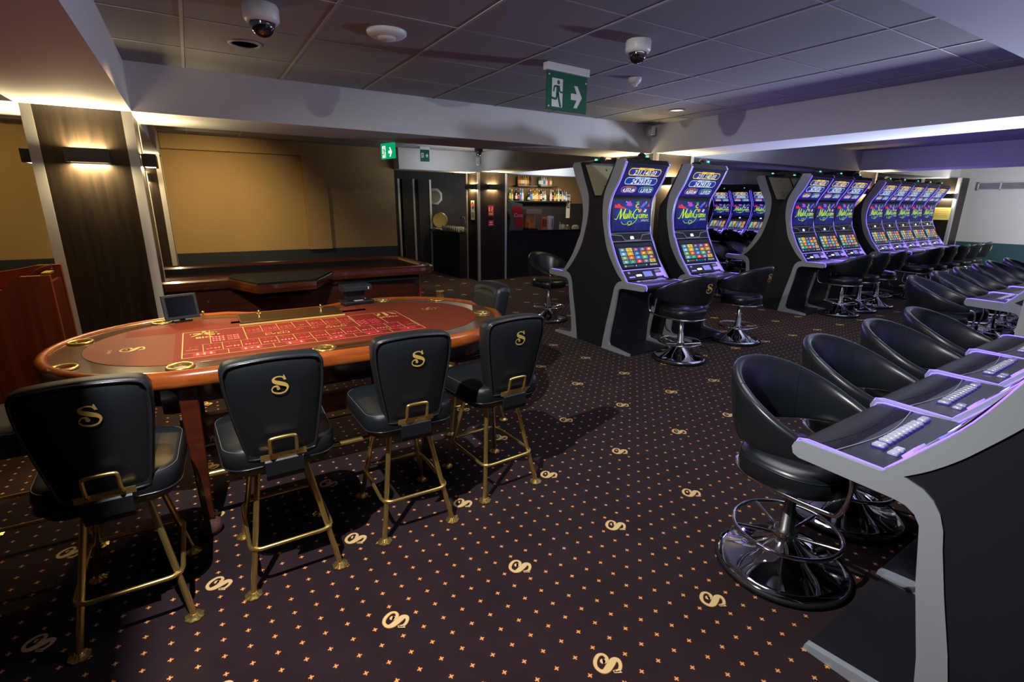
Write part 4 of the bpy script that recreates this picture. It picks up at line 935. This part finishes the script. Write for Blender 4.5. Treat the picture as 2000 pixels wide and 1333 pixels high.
# tall-stemmed brass ashtray beyond the table
t = empty('brass_ash_stand', (2.02, 4.62, 0)); tag(t, 'small polished brass stand behind the right end of the dice table', 'ashtray stand')
MB().lathe([(0.13,0.0),(0.13,0.012),(0.03,0.03),(0.014,0.05),(0.014,0.62),(0.03,0.64)], 24).build('stem', M_brass, t)
MB().lathe([(0.03,0.635),(0.085,0.645),(0.085,0.66),(0.045,0.665),(0.040,0.67),(0.040,0.79),(0.045,0.795),(0.034,0.795),(0.034,0.68)], 24, caps=False).build('bowl', M_brass, t)

# ------------------------------------------------------------------ big covered table behind (craps style)
t = empty('craps_table', (0, 0, 0)); tag(t, 'large dark mahogany gaming table under a black cover, along the tan wall', 'gaming table')
def bo(off, ext=0):      # outer outline, dealer bay pushed out towards the camera
    r = 0.20-off*0.3
    base = [( -1.9+off, 5.34+off), (0.20+off*0.2, 5.34+off), (0.40+off*0.5, 4.86+off), (0.90-off*0.5, 4.90+off), (1.16-off*0.2, 5.40+off)]
    rc = [(2.13-off+ (0.22)*math.sin(R(a)), 5.62 - (0.22-off*0.0)*math.cos(R(a)) + off) for a in range(0, 91, 15)]
    lc = [(2.35-off-0.20*(1-math.cos(R(a))), 6.50+0.20*math.sin(R(a))-off) for a in range(0, 91, 15)]
    return base + rc + lc + [(-1.9+off, 6.70-off)]
def bz(off, z): return [(x, y, z) for x, y in bo(off)]
b = MB(); b.rings([bz(0.03,0.855), bz(0.0,0.865), bz(-0.004,0.90), bz(0.0,0.935), bz(0.02,0.95), bz(0.05,0.955), bz(0.065,0.940), bz(0.085,0.952), bz(0.11,0.945), bz(0.12,0.92)], caps=False, smooth=False)
M_mahogR = mat('glossy_rail', rough=0.18, coat=1.0, coat_rough=0.05, wood=((0.06, 0.014, 0.005), (0.13, 0.030, 0.009), (1.0, 7, 7), 3))
b.build('rail', M_mahogR, t)
b = MB(); b.rings([bz(0.12,0.925), bz(0.125,0.80)], caps=False, smooth=False); o = bz(0.125, 0.801); b.add(o, [tuple(range(len(o)))])
b.build('covered_well', M_cloth, t)
M_mesh = mat('ribbed_black_cover', (0.013, 0.012, 0.009), 0.55, spec=0.3)
b = MB()
for i in range(34):
    y = 4.98+0.05*i
    for x0_, x1_ in ((0.42, 0.90),) if y < 5.42 else ((-1.75, 2.1),):
        b.tube([(x0_, y, 0.815 if y > 5.42 else 0.957), (x1_, y, 0.815 if y > 5.42 else 0.957)], 0.010, 6)
b.build('ribbed_cover', M_mesh, t)
o = [(0.405, 4.865), (0.90, 4.905), (1.155, 5.40), (1.10, 5.60), (0.25, 5.60), (0.215, 5.345)]; b = MB(); b.prism(o, 0.925, 0.9585, 'z'); b.build('dealer_bay_cover', M_cloth, t)
ap = [(-1.85, 5.42), (0.24, 5.42), (1.10, 5.46), (2.12, 5.60), (2.24, 5.75), (2.24, 6.45), (2.10, 6.62), (-1.85, 6.62)]
b = MB(); b.rings([[(x, y, 0.0) for x, y in ap], [(x, y, 0.86) for x, y in ap]], smooth=False); b.build('side_panels', M_mahogD, t)
MB().lathe([(0.012,0),(0.012,0.008)], 12, mx=Matrix.Translation((0.02, 5.412, 0.74)) @ Matrix.Rotation(R(90), 4, 'X')).build('lock', M_steel, t)
t = empty('hook_and_tassel', (2.262, 5.80, 0)); tag(t, 'gold snap hook with red strap hanging at the right end of the covered table', 'hook')
MB().tube([(0.0, 0, 0.86), (0.006, 0, 0.83), (0.0, 0.004, 0.80), (0.006, 0, 0.77), (0.0, 0, 0.735)], 0.006, 8).build('chain', M_brass, t)
MB().tube([(0.0, 0, 0.735), (0.010, 0, 0.70), (0.008, 0, 0.66), (-0.006, 0, 0.67), (-0.006, 0, 0.71), (0.0, 0, 0.735)], 0.005, 8).build('snap_hook', M_brass, t)
MB().box(-0.012, -0.008, 0.44, 0.014, 0.008, 0.665).build('strap', M_red, t, 0.003)

# ------------------------------------------------------------------ tall mahogany desk at far left
t = empty('inspector_desk', (0, 0, 0)); tag(t, 'tall red mahogany supervisor desk with curved side at the left edge', 'desk')
out = [(-2.2, 0.0), (-0.87, 0.0), (-0.87, 1.155), (-1.02, 1.155), (-1.07, 1.13), (-1.12, 1.075), (-1.20, 1.06), (-2.2, 1.06)]
b = MB(); b.prism(out, 4.50, 4.54, 'y'); b.build('side_panel', M_mahogV, t, 0.004)
b = MB(); b.prism([(x, z) for x, z in [(-2.2,0),(-0.87,0),(-0.87,1.19),(-1.0,1.19),(-1.10,1.17),(-1.2,1.155),(-2.2,1.15)]], 4.88, 4.92, 'y'); b.build('rear_panel', M_mahogV, t, 0.004)
MB().box(-0.905, 4.54, 0.0, -0.880, 4.88, 1.10).build('end_panel', M_mahogD, t)
MB().box(-2.2, 4.54, 1.00, -0.905, 4.88, 1.03).build('desk_top', M_mahog, t)
MB().tube(catmull([(-1.03, 4.70, 1.05), (-0.99, 4.70, 1.14), (-0.93, 4.70, 1.185), (-0.885, 4.70, 1.195)], 4), 0.016, 8).build('curved_arm', M_mahogR, t)
MB().box(-0.915, 4.52, 1.16, -0.872, 4.66, 1.172).build('brass_cap', M_brass, t)

# ------------------------------------------------------------------ bar
t = empty('bar_counter', (0, 0, 0)); tag(t, 'long black bar counter with granite top, right of the bar column', 'bar counter')
MB().box(5.86, 9.78, 0, 10.14, 10.32, 1.02).build('front', M_wengeH, t); MB().box(5.86, 9.70, 1.02, 10.14, 10.40, 1.06).build('top', M_granite, t, 0.005)
t = empty('bar_counter', (0, 0, 0)); tag(t, 'short black side counter with glasses on it, left of the bar column', 'bar counter')
MB().box(4.97, 10.21, 0, 5.55, 11.80, 0.99).build('front', M_wengeH, t); MB().box(4.93, 10.21, 0.99, 5.60, 11.84, 1.03).build('top', M_granite, t, 0.005)
MB().box(4.955, 11.75, 0, 4.985, 11.815, 0.99).build('corner_trim', M_alu, t)
# wall panels and doors of the passage, left to right
for i, (xa, xb, z1, y) in enumerate(((4.02, 4.34, 2.20, 12.20), (4.40, 4.70, 2.20, 12.14), (4.76, 5.08, 2.19, 12.02))):
    t = empty('wall_panel', (0, 0, 0)); tag(t, ('narrow dark passage door panel beside the tan wall corner', 'middle dark passage panel between two bright strips', 'dark passage panel next to the side counter')[i], 'wall panel', 'dark panels of the passage')
    MB().box(xa, y, 0.0, xb, y+0.04, z1).build('panel', M_wengeH, t)
    MB().box(xb-0.035, y-0.012, 0.0, xb+0.015, y, z1).build('bright_strip', M_alu, t)
    if i == 0: MB().box(xa, y-0.012, 0.0, xa+0.04, y, z1).build('bright_strip', M_alu, t)
# bottles
def bottle_mesh(kind, glass, label, cap):
    b = MB()
    P = {0: [(0.036,0),(0.038,0.01),(0.038,0.19),(0.030,0.22),(0.014,0.25),(0.013,0.31),(0.015,0.312),(0.015,0.335),(0.001,0.336)],
         1: [(0.043,0),(0.045,0.01),(0.045,0.15),(0.040,0.175),(0.016,0.205),(0.014,0.27),(0.018,0.272),(0.018,0.30),(0.001,0.301)],
         2: [(0.034,0),(0.036,0.01),(0.030,0.10),(0.036,0.17),(0.022,0.23),(0.012,0.27),(0.012,0.33),(0.014,0.332),(0.014,0.352),(0.001,0.353)],
         3: [(0.040,0),(0.042,0.008),(0.042,0.11),(0.020,0.155),(0.013,0.17),(0.013,0.225),(0.017,0.228),(0.017,0.255),(0.001,0.256)]}[kind]
    n = 14; k = {0: 5, 1: 5, 2: 6, 3: 5}[kind]
    b.lathe(P[:k+1], n, mi=0, caps=False); b.lathe(P[k:], n, mi=2, caps=False)
    r = P[2][0]+0.0006; z0, z1 = (0.05, 0.14) if kind != 3 else (0.03, 0.09)
    b.lathe([(max(r, 0.0375) if kind == 2 else r, z0), (max(r, 0.0375) if kind == 2 else r, z1)], n, mi=1, caps=False)
    return b
GL = {'amber': (0.40, 0.16, 0.03), 'green': (0.03, 0.16, 0.04), 'clear': (0.50, 0.52, 0.50), 'dark': (0.03, 0.02, 0.02), 'blue': (0.06, 0.22, 0.45), 'white': (0.75, 0.75, 0.75), 'golden': (0.55, 0.38, 0.06), 'red': (0.35, 0.02, 0.02)}
LB = {'white': (0.8, 0.78, 0.7), 'cream': (0.75, 0.65, 0.42), 'red': (0.6, 0.05, 0.04), 'yellow': (0.75, 0.6, 0.08), 'blue': (0.08, 0.2, 0.5), 'black': (0.03, 0.03, 0.03), 'orange': (0.75, 0.3, 0.06)}
GM = {k_: mat(k_+'_bottle_glass', v, 0.08, spec=0.8, coat=0.5) for k_, v in GL.items()}; LM = {k_: mat(k_+'_bottle_label', v, 0.6) for k_, v in LB.items()}
protoB = {}
def bottle(x, y, z, kind, g, l, c, label, group):
    key = (kind, g, l, c)
    if key not in protoB:
        o = bottle_mesh(*key).build('bottle', [GM[g], LM[l], LM[c] if c in LM else M_steel]); protoB[key] = o.data
    else:
        o = bpy.data.objects.new('bottle', protoB[key]); COL.objects.link(o)
    o.location = (x, y, z); o.rotation_euler = (0, 0, random.random()*6); tag(o, label, 'bottle', group)
kinds = ['tall', 'broad', 'curved', 'squat']
low = [('green',0,'yellow','yellow'),('golden',1,'cream','white'),None,('dark',0,'white','black'),('dark',1,'red','black'),('blue',2,'blue','black'),('clear',0,'white','blue'),None,None,
       ('dark',3,'cream','black'),('blue',1,'blue','white'),('amber',0,'cream','red'),('golden',1,'cream','red'),('golden',0,'cream','cream'),('amber',1,'orange','white'),('dark',0,'white','red'),('clear',3,'black','white'),('clear',1,'white','red'),None,None,
       ('clear',0,'white','blue'),('dark',1,'red','white'),('golden',3,'cream','red'),('green',0,'yellow','orange'),('white',2,'white','white'),('dark',0,'yellow','cream'),('clear',1,'cream','black'),('blue',1,'white','red'),('clear',3,'white','white')]
ordn = lambda i: ['first','second','third','fourth','fifth','sixth','seventh','eighth','ninth','tenth','eleventh','twelfth','thirteenth','fourteenth','fifteenth','sixteenth','seventeenth','eighteenth','nineteenth','twentieth','twenty-first','twenty-second','twenty-third','twenty-fourth','twenty-fifth'][i]
n = 0; xs = 7.42; st = (9.36-7.42)/(len(low)-1)
for i, q in enumerate(low):
    if q is None: continue
    bottle(xs+st*i, 12.13+0.02*((i*3) % 3-1), 1.722, q[1], q[0], q[2], q[3], '%s %s bottle with %s label, %s from the left on the long lower shelf' % (kinds[q[1]], q[0], q[2], ordn(n)), 'bottles on the long lower bar shelf'); n += 1
ups = [(7.72, [('amber',0,'orange','red'),('amber',1,'cream','red'),('amber',0,'white','white'),('golden',1,'cream','orange'),('amber',0,'orange','black'),('dark',2,'black','black')]),
       (8.42, [('green',0,'white','white'),('clear',1,'white','black'),('clear',0,'blue','white'),('clear',1,'white','red'),('amber',0,'red','black'),('golden',1,'white','yellow')])]
for s_, (x0_, lst) in enumerate(ups):
    for i, q in enumerate(lst):
        bottle(x0_+0.075*i, 12.13, 2.13, q[1], q[0], q[2], q[3], '%s %s bottle, %s from the left on the upper %s shelf' % (kinds[q[1]], q[0], ordn(i), ('left', 'right')[s_]), 'bottles on the upper %s bar shelf' % ('left', 'right')[s_])
def shelf(x0_, x1_, z, lab_):
    o = MB().box(x0_, 11.98, z-0.03, x1_, 12.25, z).build('shelf', M_black); tag(o, lab_, 'shelf')
shelf(7.34, 9.48, 1.720, 'long black lower bar shelf carrying bottles'); shelf(7.62, 8.25, 2.128, 'short black upper shelf on the left with amber bottles'); shelf(8.36, 8.95, 2.128, 'short black upper shelf on the right with mixed bottles')
# drinks dispenser with red front
ZB2 = 1.061
t = empty('drinks_dispenser', (6.30, 10.12, ZB2)); tag(t, 'red and grey cola dispenser with curved side standing on the bar counter', 'drinks dispenser')
prof = [(-0.20,0),(0.16,0),(0.20,0.06),(0.21,0.30),(0.15,0.46),(0.16,0.58),(-0.10,0.62),(-0.24,0.60),(-0.26,0.44),(-0.16,0.25)]
b = MB(); b.prism(prof, -0.16, 0.16, 'y'); b.build('housing', M_grey, t, 0.01)
b = MB(); b.prism([(-0.02,0.06),(0.17,0.06),(0.18,0.30),(0.10,0.52),(-0.10,0.53),(-0.14,0.44),(-0.05,0.26)], -0.168, -0.160, 'y'); pnl = b.build('red_panel', M_red, t)
b = MB(); mw = plane((0.03, -0.170, 0.29), (1,0,0), (0,0,1)); b.text('Coca', 0, 0, 0.12, mw, 0, shear=0.3, bold=0.002); b.build('white_script', M_white, pnl)
b = MB()
for k_ in range(4): b.lathe([(0.016,0.615),(0.018,0.66),(0.014,0.66)], 10, (-0.18+0.07*k_, 0.02))
b.build('tap_caps', M_clear, t)
t = empty('juice_dispenser', (6.78, 10.10, ZB2)); tag(t, 'orange juice dispenser with wide clear tank on the bar counter', 'juice dispenser')
MB().box(-0.14, -0.10, 0.0, 0.14, 0.12, 0.03).build('base', M_black, t, 0.004); MB().box(-0.13, 0.02, 0.03, 0.13, 0.12, 0.34).build('amber_body', M_amber, t, 0.01)
b = MB(); b.box(-0.20, -0.12, 0.34, 0.22, 0.12, 0.46); b.build('tank', M_clear, t, 0.006); MB().lathe([(0.045,0.03),(0.05,0.12),(0.03,0.16)], 16, (-0.06, -0.05)).build('jug', M_amber, t)
t = empty('carton', (7.02, 9.92, ZB2)); tag(t, 'orange carton with dark print beside the white drinks machine', 'carton')
MB().box(-0.075, -0.05, 0, 0.075, 0.05, 0.28).build('box', M_orange, t, 0.002); b = MB()
for k_ in range(5): b.box(-0.060, -0.0512, 0.06+0.035*k_, -0.010, -0.0502, 0.085+0.035*k_); b.box(0.0, -0.0512, 0.06+0.035*k_, 0.06, -0.0502, 0.078+0.035*k_)
b.build('print', M_black, t)
t = empty('water_boiler', (7.20, 9.90, ZB2)); tag(t, 'white upright boiler with a dark slot on the bar counter', 'boiler')
MB().lathe([(0.085,0),(0.088,0.01),(0.086,0.28),(0.075,0.295),(0.001,0.297)], 28).build('body', M_pwhite, t); MB().box(-0.008, -0.089, 0.05, 0.008, -0.084, 0.24).build('gauge_slot', M_black, t); MB().box(-0.06, -0.03, 0.295, 0.06, 0.03, 0.315).build('lid_handle', M_steel, t, 0.004)
t = empty('pump_bottle', (7.52, 9.92, ZB2)); tag(t, 'small clear pump bottle on the bar counter', 'bottle')
MB().lathe([(0.028,0),(0.03,0.01),(0.03,0.09),(0.012,0.115),(0.011,0.13)], 16).build('bottle_body', M_white, t); MB().tube([(0,0,0.125),(0,0,0.155),(-0.03,0,0.158)], 0.006, 8).build('pump', M_white, t)
t = empty('storage_jar', (7.64, 9.95, ZB2)); tag(t, 'pale storage jar beside the pump bottle', 'jar'); MB().lathe([(0.05,0),(0.052,0.005),(0.052,0.085),(0.045,0.09)], 20).build('jar_body', LM['cream'], t); MB().lathe([(0.047,0.089),(0.047,0.105),(0.001,0.106)], 20).build('lid', M_steel, t)
t = empty('storage_jar', (7.77, 9.95, ZB2)); tag(t, 'low glass jar with metal lid, right of the pale storage jar', 'jar'); MB().lathe([(0.045,0),(0.046,0.005),(0.046,0.07),(0.04,0.075)], 20).build('jar_body', M_glass, t); MB().lathe([(0.042,0.074),(0.042,0.09),(0.001,0.091)], 20).build('lid', M_steel, t)
o = MB().rings([[(0.11*s_*math.cos(2*PI*j/18), 0.06*s_*math.sin(2*PI*j/18), z_) for j in range(18)] for z_, s_ in ((0,0.95),(0.02,1.0),(0.06,0.85),(0.085,0.55),(0.09,0.1))]).build('bread_bag', LM['cream']); o.location = (7.97, 9.90, ZB2); tag(o, 'pale loaf-shaped bag lying on the bar counter', 'bag')
for i, x in enumerate((8.20, 8.32)):
    o = MB().lathe([(0.015,0),(0.035,0.015),(0.042,0.04),(0.035,0.065),(0.015,0.075)], 16).build('sugar_bowl', M_pwhite); o.location = (x, 9.88, ZB2); tag(o, ('left', 'right')[i]+' small round white bowl near the right end of the bar counter', 'bowl', 'round white bowls')
# papers on the bar wall
t = empty('notice_sheet', (9.55, 12.245, 1.60)); tag(t, 'long pale notice sheet with dark boxes on the bar wall', 'notice'); MB().box(-0.07, -0.004, -0.36, 0.07, 0, 0.32).build('sheet', M_paper, t)
b = MB(); b.box(-0.05,-0.0055,0.24,0.05,-0.0042,0.29).box(-0.035,-0.0055,0.05,0.035,-0.0042,0.16).box(-0.05,-0.0055,-0.08,0.05,-0.0042,-0.03)
for k_ in range(4): b.box(-0.03, -0.0055, -0.14-0.05*k_, 0.02, -0.0042, -0.13-0.05*k_)
b.build('print', M_grey, t)
# things at the side counter
t = empty('wall_clock', (5.30, 12.285, 1.80)); tag(t, 'octagonal pale clock on the dark wall above the side counter', 'clock'); MB().lathe([(0.22,0),(0.20,0.03),(0.001,0.03)], 8, mx=Matrix.Rotation(R(90), 4, 'X') @ Matrix.Rotation(R(22.5), 4, 'Z')).build('case', M_pwhite, t); MB().lathe([(0.15,0.031),(0.001,0.032)], 24, mx=Matrix.Rotation(R(90), 4, 'X')).build('dial', M_grey, t)
o = MB().lathe([(0.19,0),(0.20,0.012),(0.17,0.008),(0.001,0.006)], 36).build('round_tray', mat('old_brass', (0.16, 0.125, 0.04), 0.4, 0.6)); o.location = (5.22, 11.83, 1.225); o.rotation_euler = (R(80), 0, R(-15)); tag(o, 'round brass tray leaning up on the side counter', 'tray')
t = empty('tap', (5.50, 11.0, 1.03)); tag(t, 'slim chrome swan-neck tap on the side counter', 'tap'); MB().tube(catmull([(0,0,0),(0,0,0.22),(-0.02,0,0.28),(-0.08,0,0.30),(-0.12,0,0.27)], 5), 0.010, 10).build('spout', M_chrome, t); MB().lathe([(0.025,0),(0.022,0.03)], 16).build('base', M_chrome, t)
pg = None; n = 0
for r_ in range(2):
    for i in range(9):
        if pg is None:
            gm = MB().lathe([(0.022,0),(0.028,0.004),(0.034,0.10),(0.032,0.10),(0.026,0.008),(0.001,0.008)], 14, caps=False).build('drinking_glass', M_glass); pg = gm.data; o = gm
        else: o = bpy.data.objects.new('drinking_glass', pg); COL.objects.link(o)
        o.location = (5.00+0.10*r_, 10.30+0.105*i, 1.031); tag(o, '%s glass from the bar column, %s row, upturned on the side counter' % (ordn(i), ('outer', 'inner')[r_]), 'glass', 'glasses on the side counter')
o = MB().box(4.99, 11.3, 1.031, 5.10, 11.78, 1.05).build('folded_cloth', M_pwhite); tag(o, 'flat white folded cloth behind the glasses', 'cloth')
# notices on the bar column
t = empty('no_smoking_notice', (5.144, 9.90, 1.50)); tag(t, 'white no smoking notice on the left side of the bar column', 'notice')
MB().box(-0.003, -0.08, 0.0, 0, 0.08, 0.20).build('upper_sheet', M_paper, t); MB().box(-0.003, -0.09, -0.20, 0, 0.08, -0.005).build('lower_sheet', M_paper, t)
b = MB(); n_ = 24; mx = plane((-0.0045, 0, 0.115), (0,-1,0), (0,0,1)); b.tube([tuple(mx @ Vector((0.052*math.cos(2*PI*j/n_), 0.052*math.sin(2*PI*j/n_), 0))) for j in range(n_)], 0.006, 6, True); b.tube([tuple(mx @ Vector(p)) for p in ((-0.036,0.036,0),(0.036,-0.036,0))], 0.006, 6); b.build('prohibition_ring', M_signr, t)
b = MB(); b.rect(-0.03, -0.006, 0.03, 0.006, mx)
for k_ in range(3): b.rect(-0.06+0.045*k_, -0.20, -0.03+0.045*k_, -0.15, mx)
b.rect(-0.06, -0.23, 0.06, -0.215, mx); b.rect(-0.06, -0.26, 0.06, -0.245, mx); b.build('print', M_grey, t)
for zc, hh, lab_ in ((1.49, 0.11, 'red fire alarm notice with white pictograms on the front of the bar column'), (1.235, 0.065, 'smaller dark red fire notice below the red one on the bar column')):
    t = empty('fire_notice', (5.45, 9.652, zc)); tag(t, lab_, 'notice', 'red notices on the bar column'); MB().box(-0.07, -0.003, -hh, 0.07, 0, hh).build('sheet', M_signr, t)
    b = MB(); mx = plane((0, -0.0042, 0), (1,0,0), (0,0,1))
    if hh > 0.1: b.stroke([(-0.04,0.07),(-0.04,0.0),(-0.02,-0.01)], [0.02,0.025,0.02], mx); b.stroke([(0.02,0.08),(0.035,0.04),(0.015,0.02),(0.035,-0.02)], [0.016]*4, mx); b.rect(-0.05,-0.06,0.05,-0.045,mx); b.rect(-0.05,-0.085,0.05,-0.072,mx)
    else: b.rect(-0.035,0.0,0.035,0.035,mx); b.rect(-0.045,-0.04,0.045,-0.015,mx)
    b.build('pictogram', M_white, t)
t = empty('yellow_notice', (15.012, 5.12, 1.50)); tag(t, 'yellow notice board below the far right wall lamp', 'notice'); MB().box(-0.004, -0.27, -0.14, 0, 0.22, 0.14).build('board', M_yellow, t)
b = MB(); mx = plane((-0.0055, 0, 0), (0,-1,0), (0,0,1))
for k_ in range(5): b.rect(-0.18, 0.085-0.04*k_, 0.22, 0.095-0.04*k_, mx)
b.build('print_lines', M_orange, t)
